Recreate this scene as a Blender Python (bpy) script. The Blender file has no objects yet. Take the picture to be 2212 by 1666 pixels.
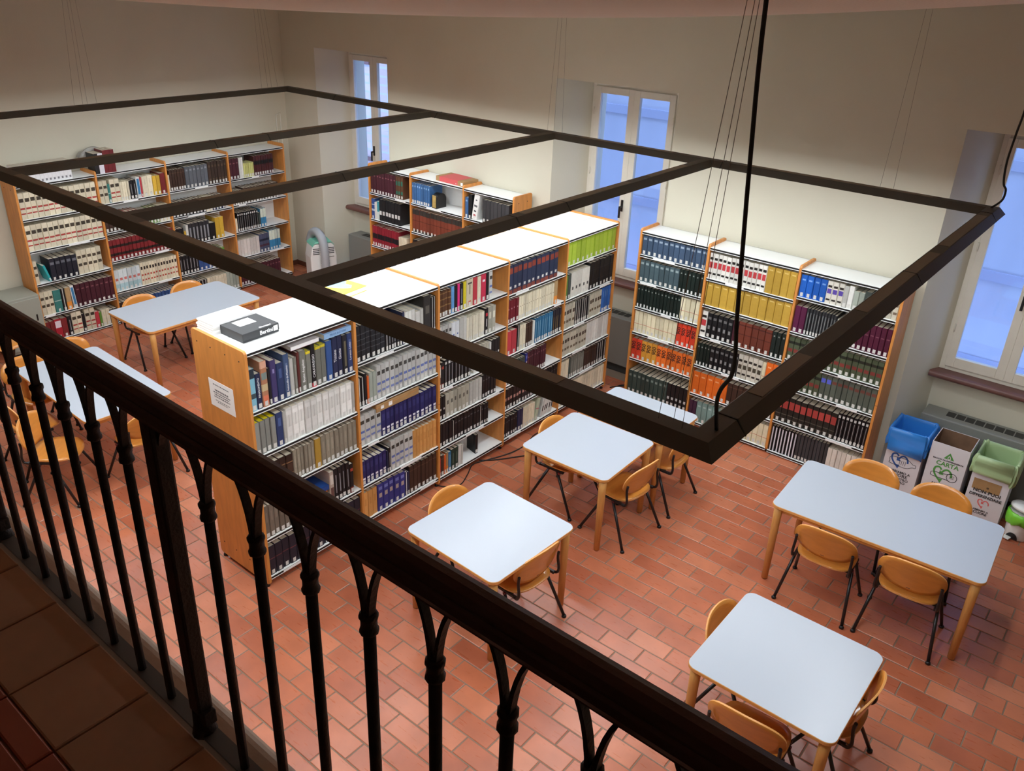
import bpy, bmesh, math, random
from mathutils import Vector, Matrix
random.seed(7)
PI = math.pi
scene = bpy.context.scene
COL = scene.collection

# ------------------------------------------------------------------ camera
CAM = Vector((4.6399, -2.9086, 4.4801))
YAW, PITCH, ROLL, FPX = 0.6766, -0.4442, 0.0360, 1799.713
fwd = Vector((-math.sin(YAW) * math.cos(PITCH), math.cos(YAW) * math.cos(PITCH), math.sin(PITCH)))
rgt = Vector((math.cos(YAW), math.sin(YAW), 0.0))
upv = rgt.cross(fwd)
r2 = rgt * math.cos(ROLL) + upv * math.sin(ROLL)
u2 = upv * math.cos(ROLL) - rgt * math.sin(ROLL)
cam_data = bpy.data.cameras.new('camera')
cam = bpy.data.objects.new('camera', cam_data)
COL.objects.link(cam)
rot = Matrix((r2, u2, -fwd)).transposed().to_4x4()
cam.matrix_world = Matrix.Translation(CAM) @ rot
cam_data.sensor_fit = 'HORIZONTAL'
cam_data.sensor_width = 36.0
cam_data.lens = FPX / 2212.0 * 36.0
cam_data.shift_x = 14.82 / 2212.0
cam_data.shift_y = -40.2 / 2212.0
cam_data.clip_start = 0.02
cam_data.clip_end = 100
scene.camera = cam

# ------------------------------------------------------------------ world: blue late-afternoon sky
LED = 35.0           # strength of the downward LED strips of the light frame
world = bpy.data.worlds.new('sky')
scene.world = world
world.use_nodes = True
wn = world.node_tree.nodes
bg = wn['Background']
bg.inputs['Color'].default_value = (0.44, 0.60, 1.0, 1)
bg.inputs['Strength'].default_value = 4.2
vs = scene.view_settings
vs.view_transform = 'Standard'
vs.look = 'None'
vs.gamma = 1.0
vs.use_curve_mapping = False
vs.exposure = 0.0

# ------------------------------------------------------------------ helpers
def lin(c):
    return tuple((x / 12.92 if x <= 0.04045 else ((x + 0.055) / 1.055) ** 2.4) for x in c)
def rgb(r, g, b):
    return lin((r / 255.0, g / 255.0, b / 255.0))
def hx(s):
    return rgb(int(s[0:2], 16), int(s[2:4], 16), int(s[4:6], 16))

def mat(name, col, rough=0.5, metal=0.0, spec=0.5, noise=None, bump=None, emit=None, coat=0.0):
    """plain procedural material; noise=(scale, amount, stretch xyz) tints the colour, bump=(scale, strength)"""
    m = bpy.data.materials.new(name)
    m.use_nodes = True
    nt = m.node_tree
    b = nt.nodes['Principled BSDF']
    b.inputs['Base Color'].default_value = (*col, 1)
    b.inputs['Roughness'].default_value = rough
    b.inputs['Metallic'].default_value = metal
    b.inputs['Specular IOR Level'].default_value = spec
    b.inputs['Coat Weight'].default_value = coat
    if noise or bump:
        tc = nt.nodes.new('ShaderNodeTexCoord')
    if noise:
        mp = nt.nodes.new('ShaderNodeMapping')
        mp.inputs['Scale'].default_value = noise[2] if len(noise) > 2 else (1, 1, 1)
        nz = nt.nodes.new('ShaderNodeTexNoise')
        nz.inputs['Scale'].default_value = noise[0]
        nz.inputs['Detail'].default_value = 6
        mx = nt.nodes.new('ShaderNodeMix'); mx.data_type = 'RGBA'
        a = noise[1]
        mx.inputs[6].default_value = (*[c * (1 - a) for c in col], 1)
        mx.inputs[7].default_value = (*[min(1, c * (1 + a)) for c in col], 1)
        rp = nt.nodes.new('ShaderNodeMapRange')
        rp.inputs[1].default_value = 0.3; rp.inputs[2].default_value = 0.7
        nt.links.new(tc.outputs['Object'], mp.inputs['Vector'])
        nt.links.new(mp.outputs['Vector'], nz.inputs['Vector'])
        nt.links.new(nz.outputs['Fac'], rp.inputs[0])
        nt.links.new(rp.outputs[0], mx.inputs[0])
        nt.links.new(mx.outputs[2], b.inputs['Base Color'])
    if bump:
        nb = nt.nodes.new('ShaderNodeTexNoise')
        nb.inputs['Scale'].default_value = bump[0]
        nb.inputs['Detail'].default_value = 4
        bp = nt.nodes.new('ShaderNodeBump')
        bp.inputs['Strength'].default_value = bump[1]
        bp.inputs['Distance'].default_value = 0.01
        nt.links.new(tc.outputs['Object'], nb.inputs['Vector'])
        nt.links.new(nb.outputs['Fac'], bp.inputs['Height'])
        nt.links.new(bp.outputs['Normal'], b.inputs['Normal'])
    if emit:
        b.inputs['Emission Color'].default_value = (*emit[0], 1)
        b.inputs['Emission Strength'].default_value = emit[1]
    return m

def attr_mat(name, rough=0.5, spec=0.4):
    m = bpy.data.materials.new(name)
    m.use_nodes = True
    nt = m.node_tree
    b = nt.nodes['Principled BSDF']
    at = nt.nodes.new('ShaderNodeVertexColor'); at.layer_name = 'Col'
    tc = nt.nodes.new('ShaderNodeTexCoord')
    nz = nt.nodes.new('ShaderNodeTexNoise'); nz.inputs['Scale'].default_value = 35; nz.inputs['Detail'].default_value = 5
    mr = nt.nodes.new('ShaderNodeMapRange'); mr.inputs[3].default_value = 0.86; mr.inputs[4].default_value = 1.12
    hs = nt.nodes.new('ShaderNodeHueSaturation')
    nt.links.new(tc.outputs['Object'], nz.inputs['Vector'])
    nt.links.new(nz.outputs['Fac'], mr.inputs[0])
    nt.links.new(mr.outputs[0], hs.inputs['Value'])
    nt.links.new(at.outputs['Color'], hs.inputs['Color'])
    nt.links.new(hs.outputs['Color'], b.inputs['Base Color'])
    b.inputs['Roughness'].default_value = rough
    b.inputs['Specular IOR Level'].default_value = spec
    return m

class MB:
    """collects polygons (with optional colours) for ONE mesh"""
    def __init__(s):
        s.v = []; s.f = []; s.c = []; s.m = []; s.sm = []
    def add(s, vs, fs, col=None, mi=0, smooth=False):
        o = len(s.v)
        s.v += [tuple(p) for p in vs]
        for f in fs:
            s.f.append(tuple(i + o for i in f)); s.c.append(col); s.m.append(mi); s.sm.append(smooth)
        return s
    def quad(s, a, b, c, d, col=None, mi=0):
        return s.add([a, b, c, d], [(0, 1, 2, 3)], col, mi)
    def box(s, x0, x1, y0, y1, z0, z1, col=None, mi=0):
        v = [(x0, y0, z0), (x1, y0, z0), (x1, y1, z0), (x0, y1, z0), (x0, y0, z1), (x1, y0, z1), (x1, y1, z1), (x0, y1, z1)]
        return s.add(v, [(0, 3, 2, 1), (4, 5, 6, 7), (0, 1, 5, 4), (1, 2, 6, 5), (2, 3, 7, 6), (3, 0, 4, 7)], col, mi)
    def prism(s, poly, z0, z1, col=None, mi=0, axis='z', smooth=False):
        """poly: ccw 2-D points; extruded along axis"""
        n = len(poly)
        def P(p, t):
            if axis == 'z': return (p[0], p[1], t)
            if axis == 'y': return (p[0], t, p[1])
            return (t, p[0], p[1])
        v = [P(p, z0) for p in poly] + [P(p, z1) for p in poly]
        flip = axis == 'y'
        caps = [tuple(range(n - 1, -1, -1)), tuple(range(n, 2 * n))]
        sides = [(i, (i + 1) % n, n + (i + 1) % n, n + i) for i in range(n)]
        if flip:
            caps = [f[::-1] for f in caps]; sides = [f[::-1] for f in sides]
        s.add(v, caps, col, mi)
        o = len(s.v) - 2 * n
        for f in sides:
            s.f.append(tuple(i + o for i in f)); s.c.append(col); s.m.append(mi); s.sm.append(smooth)
        return s
    def tube(s, pts, r, n=8, col=None, mi=0, cap=True, smooth=True):
        pts = [Vector(p) for p in pts]
        rr = r if isinstance(r, (list, tuple)) else [r] * len(pts)
        prev = None; rings = []
        for i, p in enumerate(pts):
            t = (pts[min(i + 1, len(pts) - 1)] - pts[max(i - 1, 0)]).normalized()
            if prev is None:
                a = Vector((0, 0, 1)) if abs(t.z) < 0.9 else Vector((1, 0, 0))
                x = t.cross(a).normalized()
            else:
                x = (prev - t * prev.dot(t)).normalized()
            prev = x
            y = t.cross(x)
            rings.append([p + (x * math.cos(2 * PI * k / n) + y * math.sin(2 * PI * k / n)) * rr[i] for k in range(n)])
        v = [q for ring in rings for q in ring]
        f = []
        for i in range(len(pts) - 1):
            for k in range(n):
                f.append((i * n + k, i * n + (k + 1) % n, (i + 1) * n + (k + 1) % n, (i + 1) * n + k))
        s.add(v, f, col, mi, smooth)
        if cap:
            o = len(s.v) - len(v)
            s.f.append(tuple(o + k for k in range(n - 1, -1, -1))); s.c.append(col); s.m.append(mi); s.sm.append(False)
            s.f.append(tuple(o + (len(pts) - 1) * n + k for k in range(n))); s.c.append(col); s.m.append(mi); s.sm.append(False)
        return s
    def grid(s, fn, nu, nv, col=None, mi=0, smooth=True, closed_u=False):
        v = [fn(i / nu, j / nv) for j in range(nv + 1) for i in range(nu + 1)]
        f = [(j * (nu + 1) + i, j * (nu + 1) + i + 1, (j + 1) * (nu + 1) + i + 1, (j + 1) * (nu + 1) + i) for j in range(nv) for i in range(nu)]
        return s.add(v, f, col, mi, smooth)
    def mesh(s, name, mats):
        me = bpy.data.meshes.new(name)
        me.from_pydata(s.v, [], s.f)
        for m in (mats if isinstance(mats, (list, tuple)) else [mats]):
            me.materials.append(m)
        me.polygons.foreach_set('material_index', s.m)
        me.polygons.foreach_set('use_smooth', s.sm)
        if any(c is not None for c in s.c):
            ca = me.color_attributes.new('Col', 'FLOAT_COLOR', 'CORNER')
            buf = []
            for f, c in zip(s.f, s.c):
                c = c or (1, 1, 1)
                buf += [c[0], c[1], c[2], 1.0] * len(f)
            ca.data.foreach_set('color', buf)
        me.update()
        return me
    def obj(s, name, mats, parent=None, loc=None, rot=None, bevel=0.0, fix=False):
        me = s.mesh(name, mats)
        if fix:
            bm = bmesh.new(); bm.from_mesh(me)
            bmesh.ops.remove_doubles(bm, verts=bm.verts, dist=1e-5)
            bmesh.ops.recalc_face_normals(bm, faces=bm.faces)
            bm.to_mesh(me); bm.free()
        return link(name, me, parent, loc, rot, bevel)

def link(name, me, parent=None, loc=None, rot=None, bevel=0.0):
    o = bpy.data.objects.new(name, me)
    COL.objects.link(o)
    if parent is not None: o.parent = parent
    if loc is not None: o.location = loc
    if rot is not None: o.rotation_euler = rot
    if bevel:
        b = o.modifiers.new('bevel', 'BEVEL'); b.width = bevel; b.segments = 2; b.limit_method = 'ANGLE'
    return o

def empty(name, loc=(0, 0, 0), rz=0.0, parent=None):
    o = bpy.data.objects.new(name, None)
    COL.objects.link(o)
    o.location = loc; o.rotation_euler = (0, 0, rz)
    o.empty_display_size = 0.1
    if parent is not None: o.parent = parent
    return o

def tag(o, label=None, cat=None, group=None, kind=None):
    if label: o['label'] = label
    if cat: o['category'] = cat
    if group: o['group'] = group
    if kind: o['kind'] = kind
    return o

CHILD = {}
def children(o):
    return [c for c in bpy.data.objects if c.parent == o]
def copy_tree(o, parent=None, kids=None):
    c = o.copy(); COL.objects.link(c)
    if parent is not None: c.parent = parent
    for ch in (kids[o.name] if kids else children(o)):
        copy_tree(ch, c, kids)
    return c
def kid_map(root):
    m = {}
    def rec(o):
        m[o.name] = children(o)
        for k in m[o.name]: rec(k)
    rec(root)
    return m

_txt = {}
def text_mesh(s, size, align='CENTER', extrude=0.0004, bold=0.0):
    key = (s, size, align, bold)
    if key in _txt: return _txt[key]
    cu = bpy.data.curves.new('text', 'FONT')
    cu.body = s; cu.size = size; cu.align_x = align; cu.align_y = 'CENTER'; cu.extrude = extrude
    cu.offset = bold; cu.resolution_u = 2
    ob = bpy.data.objects.new('text', cu)
    COL.objects.link(ob)
    dg = bpy.context.evaluated_depsgraph_get(); dg.update()
    me = bpy.data.meshes.new_from_object(ob.evaluated_get(dg))
    bpy.data.objects.remove(ob); bpy.data.curves.remove(cu)
    _txt[key] = me
    return me
def text(name, s, size, m, parent, mtx, align='CENTER', bold=0.0):
    me = text_mesh(s, size, align, bold=bold).copy()
    me.materials.clear(); me.materials.append(m)
    o = link(name, me, parent)
    o.matrix_local = mtx
    return o
def basis(x, y, o):
    x = Vector(x); y = Vector(y); z = x.cross(y)
    m = Matrix((x, y, z)).transposed().to_4x4()
    m.translation = Vector(o)
    return m

def rrect(x0, x1, y0, y1, r, n=6):
    p = []
    for cx, cy, a in ((x1 - r, y0 + r, -PI / 2), (x1 - r, y1 - r, 0), (x0 + r, y1 - r, PI / 2), (x0 + r, y0 + r, PI)):
        for k in range(n + 1):
            t = a + PI / 2 * k / n
            p.append((cx + r * math.cos(t), cy + r * math.sin(t)))
    return p
ORD = ['', 'first', 'second', 'third', 'fourth', 'fifth', 'sixth', 'seventh', 'eighth', 'ninth', 'tenth', 'eleventh', 'twelfth', 'thirteenth', 'fourteenth', 'fifteenth', 'sixteenth', 'seventeenth', 'eighteenth', 'nineteenth', 'twentieth']

# ------------------------------------------------------------------ materials
M = {}
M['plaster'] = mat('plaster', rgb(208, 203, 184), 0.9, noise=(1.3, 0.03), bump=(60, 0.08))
M['plaster_dark'] = mat('plaster_low_bounce', rgb(164, 150, 128), 0.9, noise=(1.3, 0.04), bump=(60, 0.08))  # darkened colour for the unseen walls, set to cut the light they bounce
M['ceiling'] = mat('ceiling_paint', rgb(200, 190, 176), 0.9)
M['wood'] = mat('beech_veneer', rgb(206, 136, 66), 0.42, noise=(9, 0.12, (3, 3, 0.5)))
M['wood_light'] = mat('beech_edge', rgb(222, 158, 88), 0.45, noise=(12, 0.08, (3, 3, 0.6)))
M['chair_ply'] = mat('chair_plywood', rgb(204, 134, 58), 0.25, noise=(10, 0.08, (0.7, 3, 3)), coat=0.3)
M['leg_wood'] = mat('leg_wood', rgb(214, 158, 88), 0.5, noise=(14, 0.1, (4, 4, 0.6)))
M['shelf'] = mat('shelf_white', rgb(238, 240, 238), 0.45)
M['black'] = mat('black_plastic', rgb(16, 16, 17), 0.45)
M['chrome'] = mat('steel', rgb(190, 190, 195), 0.25, metal=1.0)
M['blacksteel'] = mat('black_steel', rgb(22, 22, 24), 0.35, spec=0.5)
M['iron'] = mat('wrought_iron', rgb(50, 42, 39), 0.55, bump=(120, 0.25), noise=(30, 0.2))
M['railwood'] = mat('handrail_paint', rgb(82, 56, 46), 0.45, bump=(50, 0.12), noise=(14, 0.18, (0.6, 3, 3)))
M['lampblack'] = mat('lamp_aluminium', rgb(74, 72, 64), 0.5)
M['lampcover'] = mat('lamp_top_cover', rgb(122, 112, 92), 0.45)
M['led'] = mat('led_diffuser', rgb(250, 246, 235), 0.5, emit=(rgb(243, 250, 255), LED))
M['laminate'] = mat('grey_laminate', rgb(176, 183, 193), 0.30, spec=0.5)
M['paper'] = mat('paper', rgb(240, 240, 238), 0.8)
M['ink'] = mat('ink', rgb(30, 30, 32), 0.7)
M['whiteink'] = mat('white_print', rgb(235, 235, 235), 0.6)
M['goldink'] = mat('gold_print', rgb(190, 170, 110), 0.5)
M['wframe'] = mat('window_paint', rgb(226, 222, 208), 0.5, noise=(8, 0.03))
M['sillstone'] = mat('sill_stone', rgb(112, 74, 66), 0.45, noise=(12, 0.12))
M['baseb'] = mat('baseboard_tile', rgb(104, 62, 48), 0.5, noise=(6, 0.1))
M['grey'] = mat('grey_enamel', rgb(132, 133, 127), 0.5)
M['greydark'] = mat('dark_slot', rgb(52, 52, 50), 0.7)
M['cabinet'] = mat('cabinet_enamel', rgb(150, 152, 140), 0.45)
M['book'] = attr_mat('book_cloth', 0.42)
M['cable'] = mat('cable', rgb(18, 17, 17), 0.5)
M['wire'] = mat('steel_wire', rgb(120, 112, 100), 0.4, metal=0.6)
M['grout'] = mat('grout', rgb(128, 112, 96), 0.9)

def tile_mat(name, pw, ph, x0, y0, c1, c2, c3, rough, bond=0.5):
    """terracotta whose tone changes from tile to tile (cell noise on the laying grid)"""
    m = bpy.data.materials.new(name); m.use_nodes = True
    nt = m.node_tree; L = nt.links
    b = nt.nodes['Principled BSDF']
    g = nt.nodes.new('ShaderNodeNewGeometry')
    sx = nt.nodes.new('ShaderNodeSeparateXYZ'); L.new(g.outputs['Position'], sx.inputs[0])
    def mth(op, a, b_=None):
        n = nt.nodes.new('ShaderNodeMath'); n.operation = op
        for i, q in enumerate((a, b_)):
            if q is None: continue
            if isinstance(q, (int, float)): n.inputs[i].default_value = q
            else: L.new(q, n.inputs[i])
        return n.outputs[0]
    row = mth('FLOOR', mth('DIVIDE', mth('SUBTRACT', sx.outputs[1], y0), ph))
    sh = mth('MULTIPLY', mth('MODULO', mth('ABSOLUTE', row), 2.0), bond)
    colx = mth('FLOOR', mth('SUBTRACT', mth('DIVIDE', mth('SUBTRACT', sx.outputs[0], x0), pw), sh))
    cb = nt.nodes.new('ShaderNodeCombineXYZ'); L.new(row, cb.inputs[0]); L.new(colx, cb.inputs[1])
    wn_ = nt.nodes.new('ShaderNodeTexWhiteNoise'); L.new(cb.outputs[0], wn_.inputs['Vector'])
    cr = nt.nodes.new('ShaderNodeValToRGB')
    e = cr.color_ramp.elements
    e[0].color = (*c1, 1); e[1].color = (*c3, 1); e[0].position = 0.0; e[1].position = 1.0
    k = cr.color_ramp.elements.new(0.55); k.color = (*c2, 1)
    L.new(wn_.outputs['Value'], cr.inputs[0])
    tc = nt.nodes.new('ShaderNodeTexCoord')
    nz = nt.nodes.new('ShaderNodeTexNoise'); nz.inputs['Scale'].default_value = 5.0; nz.inputs['Detail'].default_value = 8
    L.new(g.outputs['Position'], nz.inputs['Vector'])
    mr = nt.nodes.new('ShaderNodeMapRange'); mr.inputs[3].default_value = 0.72; mr.inputs[4].default_value = 1.28
    L.new(nz.outputs['Fac'], mr.inputs[0])
    hs = nt.nodes.new('ShaderNodeHueSaturation'); L.new(cr.outputs[0], hs.inputs['Color']); L.new(mr.outputs[0], hs.inputs['Value'])
    L.new(hs.outputs[0], b.inputs['Base Color'])
    n2 = nt.nodes.new('ShaderNodeTexNoise'); n2.inputs['Scale'].default_value = 22; n2.inputs['Detail'].default_value = 5
    mp = nt.nodes.new('ShaderNodeMapping'); mp.inputs['Scale'].default_value = (0.35, 2.2, 1)
    L.new(g.outputs['Position'], mp.inputs[0]); L.new(mp.outputs[0], n2.inputs['Vector'])
    rr = nt.nodes.new('ShaderNodeMapRange'); rr.inputs[3].default_value = rough - 0.05; rr.inputs[4].default_value = rough + 0.10
    L.new(n2.outputs['Fac'], rr.inputs[0]); L.new(rr.outputs[0], b.inputs['Roughness'])
    bp = nt.nodes.new('ShaderNodeBump'); bp.inputs['Strength'].default_value = 0.05; bp.inputs['Distance'].default_value = 0.004
    L.new(n2.outputs['Fac'], bp.inputs['Height']); L.new(bp.outputs[0], b.inputs['Normal'])
    b.inputs['Specular IOR Level'].default_value = 0.5
    return m
TW, TH = 0.3085, 0.1588
TX0, TY0 = 2.120, 1.0976
M['tile'] = tile_mat('terracotta', TW, TH, TX0, TY0, rgb(166, 91, 63), rgb(180, 103, 71), rgb(194, 120, 88), 0.27)
M['balctile'] = tile_mat('balcony_tile', 0.25, 0.25, 2.745, -2.49, rgb(190, 146, 112), rgb(198, 152, 118), rgb(204, 160, 124), 0.5, 0.0)
M['balcbrick'] = tile_mat('balcony_brick', 0.25, 0.066, 2.745, -2.556, rgb(176, 96, 72), rgb(186, 104, 78), rgb(196, 112, 84), 0.5, 0.5)
# ================================================================== THE ROOM
XL, XR, YB, YF = -6.27, 6.40, 5.12, -2.26     # left wall, right wall, window wall, wall below the balcony
NICHE = [(-5.51, -4.00), (-1.21, 0.35), (3.08, 4.62)]
YN = 5.57                                      # plane of the window frames
SPL = 0.21                                     # splay of the niche sides
ZN = 3.40                                      # niche head
CEIL = 5.30

# floor slab (grout colour) with the tiles as its pieces
b = MB()
b.box(XL - 0.3, XR + 0.3, YF - 0.1, YB, -0.14, -0.004)
for (a, c) in NICHE: b.box(a + SPL, c - SPL, YB, YN, -0.14, -0.004)
floor = tag(b.obj('floor', M['grout']), kind='structure')
def visible_floor(x, y):
    d = Vector((x, y, 0)) - CAM
    zc = d.dot(fwd)
    if zc < 0.2: return False
    px = 1106 - 14.8 + FPX * d.dot(r2) / zc; py = 833 - 40.2 - FPX * d.dot(u2) / zc
    if not (-20 < px < 2232 and -20 < py < 1686): return False
    t = (2.8 - CAM.z) / (0 - CAM.z)
    if CAM.y + t * (y - CAM.y) < -2.15: return False
    if -0.66 < x < 0.0 and 0.0 < y < 4.76: return False
    return True
JT = 0.0042
tiles = []
r0 = int(math.floor((YF - TY0) / TH)) - 1
r1 = int(math.ceil((YB - TY0) / TH)) + 1
for r in range(r0, r1):
    y0 = TY0 + r * TH + JT; y1 = y0 + TH - 2 * JT
    y0 = max(y0, YF); y1 = min(y1, YB)
    if y1 - y0 < 0.02: continue
    off = TX0 + (0.5 * TW if r % 2 else 0.0)
    k0 = int(math.floor((XL - off) / TW)) - 1; k1 = int(math.ceil((XR - off) / TW)) + 1
    for k in range(k0, k1):
        x0 = max(off + k * TW + JT, XL); x1 = min(off + (k + 1) * TW - JT, XR)
        if x1 - x0 < 0.02: continue
        tiles.append((x0, x1, y0, y1))
vis = []; rest = []
for t in tiles:
    cx, cy = (t[0] + t[1]) / 2, (t[2] + t[3]) / 2
    full = t[1] - t[0] > TW - 2 * JT - 1e-4 and t[3] - t[2] > TH - 2 * JT - 1e-4
    if full and visible_floor(cx, cy): vis.append(((Vector((cx, cy, 0)) - CAM).length, t))
    else: rest.append(t)
vis.sort(key=lambda q: q[0])
def tile_geo(mb, x0, x1, y0, y1, dz=0.0, e=0.004, z0=-0.004):
    v = [(x0, y0, z0), (x1, y0, z0), (x1, y1, z0), (x0, y1, z0),
         (x0, y0, dz - e * 0.6), (x1, y0, dz - e * 0.6), (x1, y1, dz - e * 0.6), (x0, y1, dz - e * 0.6),
         (x0 + e, y0 + e, dz), (x1 - e, y0 + e, dz), (x1 - e, y1 - e, dz), (x0 + e, y1 - e, dz)]
    f = [(8, 9, 10, 11)]
    for i in range(4):
        j = (i + 1) % 4
        f += [(i, j, 4 + j, 4 + i), (4 + i, 4 + j, 8 + j, 8 + i)]
    mb.add(v, f)
q = MB(); tile_geo(q, -(TW / 2 - JT), TW / 2 - JT, -(TH / 2 - JT), TH / 2 - JT)
tile_me = q.mesh('tile', M['tile'])
for d, t in vis[:300]:
    link('floor_tile', tile_me, floor, ((t[0] + t[1]) / 2, (t[2] + t[3]) / 2, random.uniform(-0.0012, 0.0)))
q = MB()
for t in rest + [p[1] for p in vis[300:]]:
    tile_geo(q, *t, dz=random.uniform(-0.0012, 0.0))
tag(q.obj('floor_tiles_beyond', M['tile'], floor), kind='stuff')

# walls
b = MB()
xs = [XL - 0.3] + [x for n in NICHE for x in n] + [XR + 0.3]
for i in range(0, len(xs), 2):
    a, c = xs[i], xs[i + 1]
    la = 0 if i == 0 else SPL; lc = 0 if i == len(xs) - 2 else SPL
    b.prism([(a, YB), (c, YB), (c + lc, YN), (c + lc, YN + 0.3), (a - la, YN + 0.3), (a - la, YN)], -0.1, ZN)
b.box(XL - 0.3, XR + 0.3, YB, YN + 0.3, ZN, CEIL)
for (a, c) in NICHE:
    b.box(a + SPL - 0.02, c - SPL + 0.02, YN - 0.02, YN + 0.2, -0.1, 1.06)
tag(b.obj('wall_back', M['plaster']), kind='structure')
tag(MB().box(XL - 0.3, XL, -5.3, YB, -0.1, CEIL).obj('wall_left', M['plaster']), kind='structure')
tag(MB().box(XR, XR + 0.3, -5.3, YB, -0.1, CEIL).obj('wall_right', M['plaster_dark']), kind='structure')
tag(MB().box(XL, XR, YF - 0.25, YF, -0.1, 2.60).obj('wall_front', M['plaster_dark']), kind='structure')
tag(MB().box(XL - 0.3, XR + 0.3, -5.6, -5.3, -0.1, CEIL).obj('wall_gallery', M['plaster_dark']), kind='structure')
tag(MB().box(XL - 0.3, XR + 0.3, -5.6, YN + 0.3, CEIL, CEIL + 0.2).obj('ceiling', M['ceiling']), kind='structure')
# skirting
b = MB()
for a, c in ((XL, NICHE[0][0]), (NICHE[0][1], NICHE[1][0]), (NICHE[1][1], NICHE[2][0]), (NICHE[2][1], XR)):
    b.box(a, c, YB - 0.012, YB, 0, 0.075)
tag(b.obj('baseboard_back', M['baseb']), kind='structure')
tag(MB().box(XL, XL + 0.012, YF, YB - 0.012, 0, 0.075).obj('baseboard_left', M['baseb']), kind='structure')

# windows
def glass_mat():
    m = bpy.data.materials.new('window_glass'); m.use_nodes = True
    nt = m.node_tree; nt.nodes.clear()
    out = nt.nodes.new('ShaderNodeOutputMaterial')
    tr = nt.nodes.new('ShaderNodeBsdfTransparent'); tr.inputs[0].default_value = (0.86, 0.92, 1, 1)
    gl = nt.nodes.new('ShaderNodeBsdfGlossy'); gl.inputs['Roughness'].default_value = 0.03
    mx = nt.nodes.new('ShaderNodeMixShader'); mx.inputs[0].default_value = 0.06
    nt.links.new(tr.outputs[0], mx.inputs[1]); nt.links.new(gl.outputs[0], mx.inputs[2]); nt.links.new(mx.outputs[0], out.inputs[0])
    return m
M['glass'] = glass_mat()
for i, (a, c) in enumerate(NICHE):
    x0, x1 = a + SPL, c - SPL; z0, z1 = 1.10, 3.36; xm = (x0 + x1) / 2
    b = MB(); fw = 0.055
    b.box(x0, x0 + fw, YN, YN + 0.07, z0, z1); b.box(x1 - fw, x1, YN, YN + 0.07, z0, z1)
    b.box(x0 + fw, x1 - fw, YN, YN + 0.07, z0, z0 + fw); b.box(x0 + fw, x1 - fw, YN, YN + 0.07, z1 - fw, z1)
    w = tag(b.obj('window_%d' % (i + 1), M['wframe'], bevel=0.004), kind='structure')
    for s, (p0, p1) in enumerate(((x0 + fw - 0.01, xm), (xm, x1 - fw + 0.01))):
        b = MB(); sw = 0.075
        zz0, zz1 = z0 + fw - 0.01, z1 - fw + 0.01
        y0, y1 = YN - 0.02, YN + 0.035
        b.box(p0, p0 + sw, y0, y1, zz0, zz1); b.box(p1 - sw, p1, y0, y1, zz0, zz1)
        b.box(p0 + sw, p1 - sw, y0, y1, zz0, zz0 + 0.1); b.box(p0 + sw, p1 - sw, y0, y1, zz1 - sw, zz1)
        sash = b.obj('sash', M['wframe'], w, bevel=0.004)
        MB().box(p0 + sw, p1 - sw, y0 + 0.025, y0 + 0.031, zz0 + 0.1, zz1 - sw).obj('pane', M['glass'], sash)
        if s == 0:
            h = MB(); h.box(p1 - 0.045, p1 - 0.015, y0 - 0.012, y0, 1.93, 2.07); h.box(p1 - 0.04, p1 - 0.02, y0 - 0.05, y0 - 0.012, 1.98, 2.0); h.box(p1 - 0.042, p1 - 0.018, y0 - 0.062, y0 - 0.045, 1.86, 2.0)
            h.obj('window_handle', M['blacksteel'], sash, bevel=0.004)
        hx_ = p0 if s == 0 else p1
        for hz in (1.5, 2.3, 3.0):
            MB().tube([(hx_, y0 - 0.006, hz), (hx_, y0 - 0.006, hz + 0.08)], 0.008, 8).obj('hinge', M['wframe'], sash)
    # half-round stone sill
    prof = [(YN + 0.05, 1.035), (YN + 0.05, 1.10)] + [(YN - 0.115 - 0.033 * math.cos(t), 1.0675 + 0.033 * math.sin(t)) for t in [PI / 2 - k * PI / 8 for k in range(0, 9)]]
    prof = [(YN - 0.115 - 0.033 * math.sin(k * PI / 8), 1.0675 + 0.0325 * math.cos(k * PI / 8)) for k in range(9)]
    poly = [(YN + 0.04, 1.035), (YN + 0.04, 1.10)] + prof
    MB().prism(poly[::-1], x0 - 0.05, x1 + 0.05, axis='x', smooth=False).obj('sill', M['sillstone'], w, fix=True)
    MB().box(x0, x1, YN + 0.005, YN + 0.1, 1.04, 1.10).obj('bottom_rail', M['wframe'], w)

# houses across the lane
def brick_mat():
    m = bpy.data.materials.new('facade_brick'); m.use_nodes = True
    nt = m.node_tree; bs = nt.nodes['Principled BSDF']
    tc = nt.nodes.new('ShaderNodeTexCoord'); mp = nt.nodes.new('ShaderNodeMapping')
    mp.inputs['Rotation'].default_value = (PI / 2, 0, 0)
    br = nt.nodes.new('ShaderNodeTexBrick'); br.inputs['Scale'].default_value = 1.0
    br.inputs['Brick Width'].default_value = 0.5; br.inputs['Row Height'].default_value = 0.16; br.inputs['Mortar Size'].default_value = 0.02
    br.inputs['Color1'].default_value = (*rgb(214, 190, 180), 1); br.inputs['Color2'].default_value = (*rgb(196, 172, 166), 1)
    br.inputs['Mortar'].default_value = (*rgb(190, 188, 188), 1)
    nt.links.new(tc.outputs['Object'], mp.inputs[0]); nt.links.new(mp.outputs[0], br.inputs['Vector']); nt.links.new(br.outputs['Color'], bs.inputs['Base Color'])
    bs.inputs['Roughness'].default_value = 0.9
    return m
b = MB(); b.box(-16, -6.6, 8.6, 8.9, -1, 5.6)
o = b.obj('brick_house', brick_mat()); tag(o, 'pale brick house facade seen through the left window', 'building')
for z in (0.9, 2.75): MB().box(-9.4, -8.2, 8.54, 8.6, z, z + 0.07).obj('cornice', M['sillstone'], o)
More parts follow.
